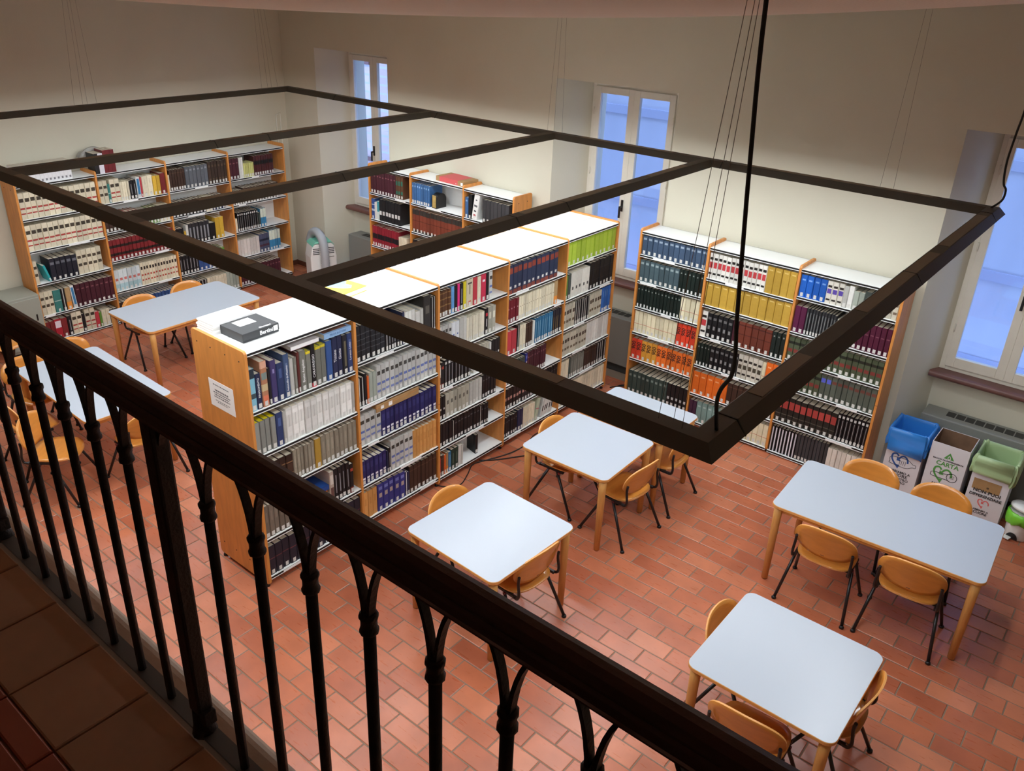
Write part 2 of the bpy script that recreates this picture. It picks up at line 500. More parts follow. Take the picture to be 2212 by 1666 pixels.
M['facade'] = mat('facade_plaster', rgb(196, 200, 214), 0.9, noise=(2.5, 0.06, (1, 1, 0.3)))
M['facade2'] = mat('facade_band', rgb(176, 182, 204), 0.9)
o = tag(MB().box(-6.4, 9, 8.2, 8.5, -1, 5.6).obj('plastered_house', M['facade']), 'plain plastered house facade across the lane outside the windows', 'building')
for z in (0.2, 1.3, 2.6): MB().box(-6.4, 9, 8.17, 8.2, z, z + 0.12).obj('string_course', M['facade2'], o)
tag(MB().box(-16, 10, YN + 0.5, 20, -1.2, -1.0).obj('lane_ground', M['facade2']), kind='structure')

# ================================================================== sagging fabric canopy below the ceiling
CC = (0.51, 1.10); CZ = 4.239; CA = 0.01617
def canopy_pt(u, v):
    x = -4.6 + 9.8 * u; y = -1.9 + 6.8 * v
    return (x, y, CZ + CA * ((x - CC[0]) ** 2 + (y - CC[1]) ** 2))
def fabric_mat():
    m = mat('reed_fabric', rgb(240, 232, 214), 0.95)
    nt = m.node_tree; bs = nt.nodes['Principled BSDF']
    tc = nt.nodes.new('ShaderNodeTexCoord')
    wv = nt.nodes.new('ShaderNodeTexWave'); wv.inputs['Scale'].default_value = 28; wv.inputs['Distortion'].default_value = 0.6
    wv.bands_direction = 'X'
    mr = nt.nodes.new('ShaderNodeMix'); mr.data_type = 'RGBA'
    mr.inputs[6].default_value = (*rgb(226, 216, 198), 1); mr.inputs[7].default_value = (*rgb(246, 240, 226), 1)
    nt.links.new(tc.outputs['Object'], wv.inputs[0]); nt.links.new(wv.outputs['Fac'], mr.inputs[0]); nt.links.new(mr.outputs[2], bs.inputs['Base Color'])
    return m
b = MB(); b.grid(canopy_pt, 40, 28)
can = b.obj('fabric_canopy', fabric_mat())
sd = can.modifiers.new('solid', 'SOLIDIFY'); sd.thickness = 0.012; sd.offset = 1
tag(can, 'pale sagging reed-mat canopy hung under the ceiling', 'canopy')
for (u, v) in ((0, 0), (1, 0), (0, 1), (1, 1), (0.5, 1), (0.5, 0)):
    p = canopy_pt(u, v)
    MB().tube([(p[0], p[1], p[2]), (p[0], p[1], CEIL)], 0.004, 6).obj('hanger_wire', M['wire'], can)

# ================================================================== gallery with balustrade
YRL = -2.2276; ZG = 2.80
lip = [(-5.3, 2.60), (-2.175, 2.60)] + [(-2.175 + 0.038 * math.sin(k * PI / 10), 2.752 - 0.036 * math.cos(k * PI / 10)) for k in range(11)] + [(-5.3, 2.788)]
gal = tag(MB().prism(lip, XL, XR, axis='x').obj('gallery_floor', mat('gallery_stone', rgb(186, 156, 128), 0.55, noise=(8, 0.1), bump=(40, 0.1)), fix=True), kind='structure')
for k in range(-8, 12):
    x0 = 2.745 + 0.25 * k
    q = MB(); tile_geo(q, x0 + 0.003, x0 + 0.247, -2.488, -2.256, ZG, z0=ZG - 0.02)
    q.obj('gallery_tile', M['balctile'], gal)
    for j in range(4):
        y0 = -2.556 - 0.066 * j
        q = MB(); s = 0.125 * (j % 2)
        tile_geo(q, x0 + 0.003 + s, x0 + 0.247 + s, y0 + 0.003, y0 + 0.063, ZG, z0=ZG - 0.02)
        q.obj('gallery_brick', M['balcbrick'], gal)
for k in range(-4, 6):
    x0 = 2.745 + 0.5 * k
    q = MB(); tile_geo(q, x0 + 0.003, x0 + 0.497, -3.6, -2.826, ZG, z0=ZG - 0.02); q.obj('gallery_tile', M['balctile'], gal)

bal = tag(empty('balustrade', (3.2, YRL, ZG)), 'dark wrought-iron balustrade with arched balusters and moulded handrail', 'railing')
def rel(o, parent):
    o.location = o.location - parent.location
    return o
RX = lambda x: x - 3.2
b = MB()   # handrail: moulded section
prof = [(-0.022, 0.860), (-0.022, 0.866), (-0.030, 0.873), (-0.034, 0.884), (-0.030, 0.894), (-0.025, 0.898), (-0.025, 0.902), (-0.018, 0.912), (-0.006, 0.917),
        (0.006, 0.917), (0.018, 0.912), (0.025, 0.902), (0.025, 0.898), (0.030, 0.894), (0.034, 0.884), (0.030, 0.873), (0.022, 0.866), (0.022, 0.860)]
b.prism(prof[::-1], RX(0.9), RX(6.35), axis='x')
b.obj('handrail', M['railwood'], bal, fix=True)
MB().box(RX(0.9), RX(6.35), -0.018, 0.021, 0.0, 0.007).obj('base_plate', mat('plate_steel', rgb(98, 98, 95), 0.5), bal)
posts = [2.075, 3.205, 4.70, 5.83]
bx = [1.10, 1.24, 1.38, 1.52, 1.66, 1.80, 1.94, 2.235, 2.37, 2.505, 2.64, 2.775, 2.917, 3.058, 3.368, 3.526, 3.68, 3.829, 3.978, 4.121, 4.265, 4.41, 4.555, 4.85, 4.99, 5.13, 5.27, 5.41, 5.55, 5.69, 5.97, 6.11, 6.25]
allx = sorted([(x, 'p') for x in posts] + [(x, 'b') for x in bx])
ZC = 0.718   # collar height
q = MB(); q.tube([(0, 0, 0.007), (0, 0, ZC)], 0.0108, 8); bal_me = q.mesh('baluster', M['iron'])
q = MB(); q.tube([(0, 0, z) for z in (-0.022, -0.018, -0.012, -0.006, 0.006, 0.012, 0.018, 0.022)], [0.012, 0.0165, 0.0165, 0.014, 0.014, 0.0165, 0.0165, 0.012], 10); col_me = q.mesh('collar', M['iron'])
for x, k in allx:
    if k == 'b':
        o = link('baluster', bal_me, bal, (RX(x), 0, 0))
        link('collar', col_me, o, (0, 0, ZC))
    else:
        q = MB(); q.box(-0.023, 0.023, -0.019, 0.019, 0.07, 0.862)
        o = q.obj('post', M['iron'], bal, (RX(x), 0, 0), bevel=0.006)
        MB().tube([(0, 0, 0.0), (0, 0, 0.03), (0, 0, 0.075)], [0.03, 0.024, 0.022], 14).obj('post_foot', M['iron'], o)
        MB().box(0.015, 0.038, -0.016, 0.016, 0.045, 0.085).obj('post_clamp', M['iron'], o, bevel=0.003)
        # curved brackets of the post under the rail
for i in range(len(allx) - 1):
    x0, k0 = allx[i]; x1, k1 = allx[i + 1]
    c = (x0 + x1) / 2; hw = (x1 - x0) / 2
    def arc(side):
        # flat bar springing from the collar, bending over to the crown under the handrail
        n = 10; out = []
        for s in range(n + 1):
            t = s / n * PI / 2
            out.append((side * (hw - 0.0035) * math.cos(t), ZC - 0.02 + (0.884 - ZC + 0.018) * math.sin(t)))
        return out
    b = MB()
    for side in (-1, 1):
        pts = arc(side)
        for j in range(len(pts) - 1):
            (xa, za), (xb, zb) = pts[j], pts[j + 1]
            d = Vector((xb - xa, 0, zb - za)).normalized(); nrm = Vector((-d.z, 0, d.x)) * 0.0036
            va = Vector((RX(c) + xa, 0, za)); vb = Vector((RX(c) + xb, 0, zb))
            vv = []
            for p in (va, vb):
                for sy in (-0.0075, 0.0075):
                    for sn in (-1, 1): vv.append((p.x + nrm.x * sn, sy, p.z + nrm.z * sn))
            b.add(vv, [(0, 1, 3, 2), (4, 6, 7, 5), (0, 4, 5, 1), (2, 3, 7, 6), (0, 2, 6, 4), (1, 5, 7, 3)])
    b.obj('arch_bar', M['iron'], bal, fix=True)

# ================================================================== suspended LED frame
ZT, ZB = 3.0514, 3.0
CLX, CRX, CNY, CBY = -4.574, 3.609, -0.516, 3.928
lamp = tag(empty('light_frame', (0, 0, ZT)), 'black rectangular LED light frame with three cross bars hung on wires', 'light')
WT, WB = 0.037, 0.078
def beam(c0, c1, kind):
    """c0->c1 runs along x or y; kind: which outer side ('N','B','L','R') is mitred, or 'X' for a cross bar"""
    b = MB(); v = []
    prof = [(-WB, ZB - ZT), (WB, ZB - ZT), (WT, 0.0), (-WT, 0.0)]
    for s, z in prof:
        if kind in 'NB':
            y = c0[1] - s if kind == 'N' else c0[1] + s
            v.append(((c0[0] - s, y, z), (c1[0] + s, y, z)))
        elif kind in 'LR':
            x = c0[0] - s if kind == 'L' else c0[0] + s
            v.append(((x, c0[1] - s, z), (x, c1[1] + s, z)))
        else:
            v.append(((c0[0] + s, c0[1], z), (c0[0] + s, c1[1], z)))
    vv = [p[0] for p in v] + [p[1] for p in v]
    b.add(vv, [(0, 1, 2, 3), (7, 6, 5, 4), (0, 4, 5, 1), (1, 5, 6, 2), (2, 6, 7, 3), (3, 7, 4, 0)])
    o = b.obj('lamp_beam', M['lampblack'], lamp, fix=True)
    return o
corner = dict(LN=(CLX, CNY), RN=(CRX, CNY), LB=(CLX, CBY), RB=(CRX, CBY))
beams = {'N': beam(corner['LN'], corner['RN'], 'N'), 'B': beam(corner['LB'], corner['RB'], 'B'), 'L': beam(corner['LN'], corner['LB'], 'L'), 'R': beam(corner['RN'], corner['RB'], 'R')}
XC = [-2.03, -0.345, 1.35]
for x in XC: beams[x] = beam((x, CNY + WT), (x, CBY - WT), 'X')
def strip(o, x0, x1, y0, y1):
    MB().box(x0, x1, y0, y1, ZB - ZT - 0.004, ZB - ZT - 0.0005).obj('led_diffuser', M['led'], o)
DW = 0.05
strip(beams['N'], CLX + 0.1, CRX - 0.1, CNY - DW, CNY + DW); strip(beams['B'], CLX + 0.1, CRX - 0.1, CBY - DW, CBY + DW)
strip(beams['L'], CLX - DW, CLX + DW, CNY + 0.1, CBY - 0.1); strip(beams['R'], CRX - DW, CRX + DW, CNY + 0.1, CBY - 0.1)
for x in XC: strip(beams[x], x - DW, x + DW, CNY + 0.12, CBY - 0.12)
def cover(o, a, c, axis, pos):
    if axis == 'x': MB().box(a, c, pos - 0.03, pos + 0.03, 0.0, 0.002).obj('top_cover', M['lampcover'], o)
    else: MB().box(pos - 0.03, pos + 0.03, a, c, 0.0, 0.002).obj('top_cover', M['lampcover'], o)
for a, c in ((-4.2, -2.3), (-1.8, -0.6), (-0.1, 1.0), (1.65, 3.0)): cover(beams['N'], a, c, 'x', CNY)
for a, c in ((-0.1, 0.4), (1.1, 2.4), (2.6, 3.6)): cover(beams['R'], a, c, 'y', CRX)
for x in XC:
    for a, c in ((0.0, 0.8), (1.3, 2.6), (2.9, 3.5)): cover(beams[x], a, c, 'y', x)
for a, c in ((-3.9, -2.4), (-1.6, -0.6), (0.0, 1.0), (1.7, 3.2)): cover(beams['B'], a, c, 'x', CBY)
def seam(o, p, axis):
    b = MB(); e = 0.0015; w = 0.004
    prof = [(-WB - e, ZB - ZT - e), (WB + e, ZB - ZT - e), (WT + e, e * 2), (-WT - e, e * 2)]
    if axis == 'y': b.prism([(p[0] + s, z) for s, z in prof], p[1] - w, p[1] + w, axis='y')
    else: b.prism([(p[1] + s, z) for s, z in prof], p[0] - w, p[0] + w, axis='x')
    b.obj('joint_seam', M['black'], o, fix=True)
for y in (-0.33, 1.9, 3.72): seam(beams['R'], (CRX, y), 'y')
for x in (-1.9, 1.5, -3.6): seam(beams['B'], (x, CBY), 'x')
for x in XC:
    for y in (1.2, 1.75): seam(beams[x], (x, y), 'y')
# power cables and suspension wires
def curve_pts(p, n=6):
    p = [Vector(q) for q in p]; out = []
    for i in range(len(p) - 1):
        a, b_, c, d = p[max(i - 1, 0)], p[i], p[i + 1], p[min(i + 2, len(p) - 1)]
        for k in range(n):
            t = k / n
            out.append(0.5 * ((2 * b_) + (c - a) * t + (2 * a - 5 * b_ + 4 * c - d) * t * t + (3 * b_ - a - 3 * c + d) * t ** 3))
    out.append(p[-1]); return out
L0 = lambda pts: [(x, y, z - ZT) for x, y, z in pts]
MB().tube(curve_pts(L0([(3.625, -0.45, 3.05), (3.61, -0.45, 3.153), (3.618, -0.45, 3.21), (3.646, -0.45, 3.269), (3.648, -0.45, 3.342), (3.633, -0.45, 3.471), (3.613, -0.45, 3.718), (3.593, -0.45, 3.977), (3.566, -0.45, 4.428), (3.55, -0.45, CEIL)])), 0.0075, 8).obj('power_cable', M['cable'], lamp)
MB().tube(curve_pts(L0([(3.60, 3.9, 3.05), (3.655, 3.9, 3.115), (3.66, 3.9, 3.19), (3.634, 3.9, 3.237), (3.617, 3.9, 3.38), (3.624, 3.9, 3.572), (3.64, 3.9, 3.9), (3.66, 3.9, CEIL)])), 0.0075, 8).obj('power_cable', M['cable'], lamp)
def wires(x, y, ds, top):
    for dx, dy in ds:
        MB().tube(L0([(x + dx, y + dy, ZT), (top[0], top[1], CEIL)]), 0.0011, 5).obj('suspension_wire', M['wire'], lamp)
wires(3.50, CNY, ((-0.07, 0), (-0.02, 0.02), (0.03, -0.01)), (3.60, -0.5))
wires(CLX, 1.33, ((0, -0.12), (0, -0.03), (0, 0.02), (0, 0.12)), (CLX, 1.36))
wires(CLX + 0.05, 3.62, ((0, -0.12), (0, -0.03), (0, 0.03), (0, 0.12)), (CLX, 3.5))
wires(-0.34, CBY, ((-0.08, 0), (0.0, 0), (0.1, 0)), (-0.3, CBY))
wires(2.86, CBY, ((-0.05, 0), (0.05, 0)), (2.88, CBY))
# ================================================================== BOOKCASES
PT = 0.024      # thickness of the beech panels
def bookcase(name, label, origin, rz, panels, depth, levels, H, double=False):
    """local x runs along the front, local y into the depth, front plane at y = 0"""
    root = tag(empty(name, origin, rz), label, 'bookcase')
    full = depth
    pm = {}
    for i, u in enumerate(panels):
        q = MB(); r = 0.028
        q.prism(rrect(0.0, full, 0.03, H, r, 4), -PT / 2, PT / 2, axis='x')
        o = q.obj('side_panel', M['wood'], root, (u, 0, 0), bevel=0.002, fix=True)
        # split of the front edge: the panels are two boards one above the other
        for yy in (0.04, full - 0.04):
            MB().tube([(0, yy, 0.0), (0, yy, 0.012), (0, yy, 0.03)], [0.017, 0.017, 0.008], 10).obj('foot', M['black'], o)
        if i in (0, len(panels) - 1):
            s = -1 if i == 0 else 1
            for yy in ([0.07, 0.24, full - 0.24, full - 0.07] if double else [0.09, full - 0.09]):
                for zz in (0.16, H - 0.09):
                    MB().tube([(s * PT / 2, yy, zz), (s * (PT / 2 + 0.0015), yy, zz)], 0.006, 8).obj('screw_cap', M['ink'], o)
        ms = MB(); ms.box(-PT / 2 - 0.0006, PT / 2 + 0.0006, -0.0008, 0.003, 0.898, 0.902)
        ms.obj('panel_joint', M['baseb'], o)
    for bi in range(len(panels) - 1):
        a = panels[bi] + PT / 2; c = panels[bi + 1] - PT / 2
        lv = levels[bi]
        for li, z in enumerate(lv):
            t = 0.026
            q = MB(); q.box(a, c, 0.004, full - 0.004, z - t, z)
            sh = q.obj('shelf', M['shelf'], root)
            sides = [(0.0005, 0.0045)] + ([(full - 0.0045, full - 0.0005)] if double else [])
            for (ya, yb) in sides:
                MB().box(a + 0.002, c - 0.002, ya, yb, z - 0.0185, z - 0.0035).obj('label_rail', M['black'], sh)
                MB().box(a + 0.002, c - 0.002, ya - 0.001, yb, z - 0.0255, z - 0.0195).obj('shelf_lip', M['shelf'], sh)
            if 0 < li and random.random() < 0.75:
                w = random.choice((0.12, 0.2, 0.26)); p = a + random.uniform(0.02, c - a - w - 0.02)
                MB().box(p, p + w, -0.0012, 0.0005, z - 0.0185, z - 0.0035).obj('paper_label', M['paper'], sh)
        yb = full / 2 if double else full - 0.012
        MB().box(a, c, yb - 0.003, yb + 0.003, min(lv) - 0.02, max(lv)).obj('back_panel', M['shelf'], root)
        if double:
            MB().box(a, c, yb - 0.001, yb + 0.001, max(lv), max(lv) + 0.0006).obj('top_seam', M['grey'], root)
    return root

CB = bookcase('bookcase', 'long double-sided beech bookcase with overlit white top standing mid-room', (0, 0, 0), PI / 2,
    [0.012, 0.991, 1.934, 2.880, 3.826, 4.768], 0.661,
    [[2.035, 1.57, 1.20, 0.855, 0.455, 0.10], [2.035, 1.62, 1.22, 0.85, 0.46, 0.11], [2.035, 1.73, 1.385, 1.03, 0.71, 0.42, 0.10], [2.035, 1.69, 1.39, 1.05, 0.72, 0.44, 0.11], [2.035, 1.75, 1.38, 1.04, 0.72, 0.41, 0.10]], 2.053, True)
q = MB(); q.box(4.781, 4.80, 0.01, 0.05, 1.86, 1.95); q.obj('lock_bracket', M['baseb'], CB, bevel=0.004)
RB = bookcase('bookcase', 'three-bay beech bookcase against the wall beside the recycling bins', (0, 4.707, 0), 0,
    [0.317, 1.111, 2.062, 3.005], 0.36,
    [[2.022, 1.77, 1.47, 1.17, 0.87, 0.55, 0.12], [2.022, 1.70, 1.41, 1.06, 0.72, 0.38, 0.05], [2.022, 1.75, 1.385, 1.09, 0.79, 0.40, 0.04]], 2.053)
LB = bookcase('bookcase', 'four-bay beech bookcase along the left wall behind the long table', (-5.868, 0, 0), PI / 2,
    [0.93, 1.890, 2.828, 3.774, 4.724], 0.368,
    [[2.01, 1.61, 1.22, 0.80, 0.385, 0.04], [2.01, 1.63, 1.26, 0.87, 0.45, 0.045], [2.015, 1.64, 1.27, 0.86, 0.45, 0.05], [2.005, 1.65, 1.28, 0.88, 0.49, 0.06]], 2.053)
WBK = bookcase('bookcase', 'beech bookcase on the window wall next to the white air conditioner', (0, 4.74, 0), 0,
    [-4.018, -3.215, -2.273, -1.467], 0.348,
    [[2.02, 1.66, 1.29, 0.91, 0.50, 0.10], [2.02, 1.66, 1.27, 0.90, 0.50, 0.10], [2.015, 1.65, 1.27, 0.90, 0.50, 0.10]], 2.053)

# ================================================================== BOOKS
# style: look for labels, base colour, bands [(from, to as share of height, colour, inset share of width)], white call label, page colour
WHT = hx('e6e6e2'); PG = hx('d8d0bc'); BLK = hx('17181b'); DKL = hx('4a443c')
S = {}
def st(k, desc, col, bands=(), lab=True, page=PG): S[k] = (desc, hx(col), [(a, b_, hx(c), i) for a, b_, c, i in bands], lab, page)
st('skyart', 'pale-blue art book', '7fb6c8', [(.3, .42, '3a4a50', 0), (.78, 1, '27323c', 0)])
st('navy', 'dark navy book', '232a48'); st('navyt', 'navy book', '2b3a63', [(.6, .85, '4a5f90', .3)])
st('peach', 'peach-patterned art book', 'b07a5a', [(.05, .25, 'd8795a', .1), (.35, .5, 'c9b48a', 0), (.6, .75, '7a8a86', .1), (.85, 1, 'd6a58a', 0)])
st('black', 'plain black book', '1b1b1e'); st('purple', 'purple book', '3d3560', [(.7, .8, '8a84b0', .35)])
st('bluegrey', 'blue-grey book', '44587c', [(.35, .8, '6f83a6', .36)]); st('lgrey', 'pale grey book', 'b4b4ae')
st('greyart', 'grey art volume', '77786f', [(.2, .8, '8f9087', .38)]); st('greyyel', 'grey yellow-topped art volume', '74756c', [(.93, 1, 'd8c430', 0)], page=hx('d8cc40'))
st('bordart', 'dark crimson book', '5c2a26'); st('caravag', 'black red-footed art book', '17171a', [(0, .1, 'c8303a', 0)])
st('golddark', 'dark gilt-lettered book', '23242c', [(.2, .85, '6a6450', .3)]); st('blueart', 'mid-blue book', '34548c')
st('yelgrey', 'grey volume with yellow edging', '7d7e78', [(.0, 1, '8a8b84', .15)], page=hx('e0cf1e'))
st('slip', 'white slipcased volume', 'd9d8d2', [(.08, .92, 'e4e3de', .12), (.45, .8, 'c2c1bb', .42)])
st('brownband', 'dark brown banded volume', '33241e', [(.3, .34, '8a6a4a', 0), (.7, .74, '8a6a4a', 0), (.38, .66, '4a342a', .15)])
st('taupe', 'taupe volume', '8a8272', [(.4, .8, '98907f', .36)]); st('mustart', 'mustard volume', 'b08c3c')
st('brownish', 'brown-grey volume', '6f665a', [(.5, .8, '7d7467', .35)]); st('spot', 'speckled picture-cover book', 'b8a89a', [(.2, .5, '6a4a44', .15), (.6, .9, 'd8cfc4', .1)])
st('blackwhite', 'black white-lettered book', '1a1b1e', [(.25, .8, '8f9094', .40)]); st('navyred', 'dark navy red-banded volume', '20222f', [(.55, .58, '6a3a40', 0)])
st('blackgrid', 'black tooled volume', '1a1c20', [(.3, .32, '4a4c50', 0), (.45, .47, '4a4c50', 0), (.6, .62, '4a4c50', 0), (.75, .77, '4a4c50', 0)])
st('white', 'plain white book', 'd6d6d0'); st('whitesq', 'white book with black square', 'd4d4ce', [(.25, .5, '2a2a2c', .25)])
st('bigblack', 'tall dark-brown folio', '2c2a28', [(.55, .75, '5a564e', .25)]); st('stripe', 'narrow black-and-white book', '1a1a1c', [(0, 1, 'c8c8c0', .4)])
st('greylab', 'grey volume with black-and-blue bands', 'b9bab6', [(.72, .84, '3c3a36', .16), (.42, .50, '5f6ea8', .12), (.2, .27, '6f7cae', .12)], page=hx('b8b6ae'))
st('orange', 'narrow orange book', 'e2682c'); st('greengrey', 'grey-green book', '9aa296')
st('oval', 'navy volume with white oval', '24265a', [(.22, .30, 'e8e8ee', .2), (.6, .85, '34386e', .2)])
st('tan', 'tan-orange volume', 'd49a58', [(.5, .75, 'c48a4a', .3)], lab=False); st('violet', 'violet-blue picture volume', '2f347c', [(.5, .66, 'a89a90', .25), (.78, .9, '6a74b4', .2)])
st('brown', 'dark brown volume', '3c2a22', [(.15, .18, '5a4436', 0), (.82, .85, '5a4436', 0)]); st('whitenavy', 'white-and-navy book', '28304c', [(0, 1, 'c8c8c8', .35)])
st('gilt', 'brown gilt volume', '5a3a26', [(.15, .2, '8a6a42', 0), (.4, .45, '8a6a42', 0), (.65, .7, '8a6a42', 0), (.88, .92, '8a6a42', 0)])
st('sky', 'light-blue book', '6aa2d8', [(.2, .8, '3f78b8', .4)]); st('pink', 'magenta book', 'd8347c'); st('yellow', 'yellow book', 'e0d02c')
st('cream17', 'broad cream volume', 'd6ccae', [(.08, .22, 'd86a5a', .3), (.45, .8, '3a3630', .45), (.82, .88, '4a4640', .2)])
st('red', 'red book', 'b83a44'); st('cream', 'cream volume', 'ddd4ba', [(.12, .2, 'b8ae98', .3), (.6, .85, 'cbc2a8', .4)])
st('redeyes', 'crimson book with white spots', 'c83450', [(.72, .80, 'f0eeee', .25)]); st('bluedot', 'white volume with blue dots', 'd4d8dc', [(.5, .56, '4a5a9a', .35), (.3, .34, '4a5a9a', .4)])
st('thincream', 'thin ivory volume', 'd6d0bc', [(.08, .16, '8a8474', .3)]); st('blackred', 'black book with red mark', '1c1a1c', [(.7, .82, 'd03040', .2), (.3, .6, 'd8d4d0', .38)])
st('greyrect', 'grey volume with pale panel', 'a8a698', [(.55, .8, 'dcdac8', .25)]); st('blackring', 'black volume with white rings', '1c1c1e', [(.42, .5, 'cac8c2', .3)])
st('dkorange', 'black book with orange foot', '1b1a1c', [(.0, .2, '7a2f22', 0), (.75, .85, 'a04030', .1)]); st('kunst', 'beige printed volume', 'a8a596', [(.55, .72, '55524a', .3)])
st('blacklab', 'black volume with white foot label', '18191c', [(.06, .2, 'd0d0ce', .2), (.75, .8, '58585a', .2)], lab=False)
st('blue', 'bright-blue book', '2f62ac', [(.6, .85, '6a94cc', .4)]); st('dkgreen', 'dark green book', '20382e', [(.3, .8, '58705e', .4)])
st('navyrust', 'navy volume with rust panels', '2a3550', [(.7, .9, '8e4032', .12), (.0, .14, '7c3c32', .06), (.18, .27, 'd4d4d0', .3)], lab=False)
st('dkred', 'dark red volume', '6e1c28', [(.6, .66, 'c09aa0', .35)]); st('ivory', 'ivory series volume', 'e0d8be', [(.55, .6, 'a89c80', .3)], lab=True)
st('teal', 'teal-blue spotted volume', '2c6c94', [(.2, .85, '86b4c8', .42)]); st('dkmulti', 'dark gold-lettered volume', '222430', [(.2, .7, '8a7a4a', .4)])
st('slateg', 'slate-green volume', '3e4844', [(.5, .8, '565f5b', .4)]); st('maroon', 'maroon volume', '46202a', [(.75, .8, '8a5a60', .25)])
st('pinklab', 'black volume with pink panel', '201c1e', [(.45, .6, 'b88a80', .18)]); st('palegreen', 'pale green volume', 'c0ccb0', [(.5, .54, 'c05a70', 0)])
st('lime', 'lime-green volume', '93ae2e', [(.1, .9, 'a4bc3e', .1)]); st('green', 'green book', '5f8a3a')
st('whitefig', 'white volume with small black figures', 'd4d2c8', [(.3, .42, '4a4844', .3)]); st('blacks', 'black cloth volume', '151517', [(.3, .32, '2e2e32', 0), (.7, .72, '2e2e32', 0)])
st('greybr', 'beige volume with brown labels', 'bdb8a6', [(.6, .76, '4e4238', .15), (.25, .36, '6a5c4c', .15)], lab=False); st('steel', 'steel-blue volume', '3d5068', [(.78, .88, '93a2b2', .2)])
st('slate', 'slate-blue volume', '46585f', [(.8, .9, '93a4a6', .2)]); st('greenstripe', 'black-green volume with white hook mark', '16221e', [(.02, .16, 'd8d8d4', .3), (.8, .86, '8a928c', .35)], lab=False)
st('ivoryred', 'cream volume with red rule', 'e0d8b8', [(.4, .42, 'c06a50', 0)]); st('r900', 'red volume marked 900', 'd8442c'); st('y900', 'amber volume marked 900', 'd89a3c'); st('o900', 'orange volume marked 900', 'e0702c')
st('dkslate', 'dark slate-green volume', '34443f', [(.75, .85, '7a8a82', .25)]); st('blackO', 'black volume with white ring', '17181a', [(.3, .42, 'b4b6b4', .25)])
st('whtblkred', 'white volume with black and red panels', 'd6d4cc', [(.74, .84, '1e1c1a', .14), (.42, .66, 'b43a3e', .12), (.16, .24, '1e1c1a', .14)], lab=False)
st('mustard', 'mustard-yellow volume', 'b8943a', [(.85, .9, 'd8bc70', .25)], lab=False); st('emblem', 'black volume with white emblem', '17181a', [(.35, .5, '8a8a8a', .3), (.75, .85, '6a6a6a', .2)])
st('leather', 'red-brown leather volume', '6c3426', [(.1, .14, '54261c', 0), (.5, .54, '54261c', 0), (.85, .9, '4a2018', 0)]); st('whtblk', 'white volume with black labels', 'cfcabc', [(.7, .8, '2a2622', .15), (.4, .58, '4a4438', .15), (.16, .24, '2a2622', .15)], lab=False)
st('orng', 'bright orange volume', 'dc6a24', [(.78, .84, 'f0a878', .25)]); st('tealg', 'grey-teal volume', '7c9a94', [(.75, .82, 'b0c4c0', .25)]); st('plum', 'plum volume', '3a2236')
st('royal', 'royal-blue volume', '1c5ab4', [(.75, .82, '7aa4e0', .25)]); st('whtpurp', 'white volume with purple label', 'd4d0c4', [(.72, .82, '2a2622', .15), (.45, .66, '5a48a0', .12), (.14, .22, '2a2622', .15)], lab=False)
st('purpred', 'wine-purple volume', '5a1c40'); st('silver', 'black silver-lettered volume', '2a2c2e', [(.15, .85, '787c7c', .38)]); st('wine', 'wine-red volume', '4e1830', [(.6, .64, '7a4a58', .2)])
st('olive', 'olive volume with dark bands', '4c5640', [(.7, .82, '22261e', .0), (.35, .5, '7a3630', .1)]); st('olivegrey', 'grey-green cloth volume', '555c52', [(.72, .84, '6a3c34', .05)]); st('oliveblue', 'grey-green volume with blue label', '4f574e', [(.68, .86, '5560c4', .05)])
st('tomato', 'dark volume with tomato label', '23221e', [(.55, .85, 'a8413c', .04), (.3, .33, '5a564c', 0), (.14, .17, '5a564c', 0)]); st('blackwt', 'black volume with white lettering strip', '141416', [(.84, .93, 'c4c4c0', .2), (.12, .78, 'a0a0a0', .44)])
st('bwstripe', 'white-spined black book', '1a1a1c', [(0, .96, 'd6d4dc', .3)], lab=False); st('greycloth', 'dark grey cloth volume', '3c3c3e'); st('pages', 'volume shelved fore-edge out', 'dcd4c8', lab=False)
st('encyc', 'cream encyclopaedia with black-and-red bands', 'd8cfb6', [(.66, .80, '3e372c', .12), (.38, .45, 'a8423c', .04), (.2, .25, 'a8423c', .04)], lab=False)
st('encyc2', 'cream volume with two dark squares', 'd2c9b0', [(.66, .78, '4a4236', .14), (.34, .46, '4a4236', .14)], lab=False); st('tealb', 'teal book', '3a7a74', [(.5, .53, 'b0c8c0', 0)]); st('turq', 'turquoise book', '2fa0a4')
st('navyemb', 'dark navy volume with silver medallion', '20222c', [(.72, .84, '6a6c74', .15)]); st('tanor', 'tan-and-orange book', 'a88c64', [(0, .35, 'd88a3c', 0)]); st('bluew', 'white book with blue panel', 'd8d8d4', [(.08, .92, '3a78a4', .18)])
st('redwht', 'red volume with white notice', 'a42432', [(.55, .9, 'd8ccd4', .08)]); st('brick', 'brick-red volume', '7a2a2c'); st('pinkwht', 'white series volume', 'd2cbc4')
st('redblk', 'dark-red volume with black bands', '7a2428', [(.62, .74, '241a18', .0), (.24, .36, '241a18', .0)]); st('paleblue', 'pale-blue pictorial volume', 'ccd6d8', [(.05, .35, 'a4c4ca', .0), (.5, .62, 'c07068', .2)])
st('creamdot', 'cream volume with black and red marks', 'dcd2b8', [(.7, .84, '2a2420', .2), (.42, .5, 'b04a3a', .2), (.2, .27, 'b04a3a', .2)], lab=False); st('deepblue', 'deep-blue volume', '2a4a7c', [(.7, .8, '5a7aa8', .2)])
st('greyv', 'grey cloth volume', '5c6066', [(.8, .88, '8c9096', .25)]); st('giltb', 'brown volume with gilt frame', '3c2e26', [(.15, .85, '5a4a3c', .25), (.25, .75, '3c2e26', .34)]); st('yelv', 'yellow volume', 'd0a83c')
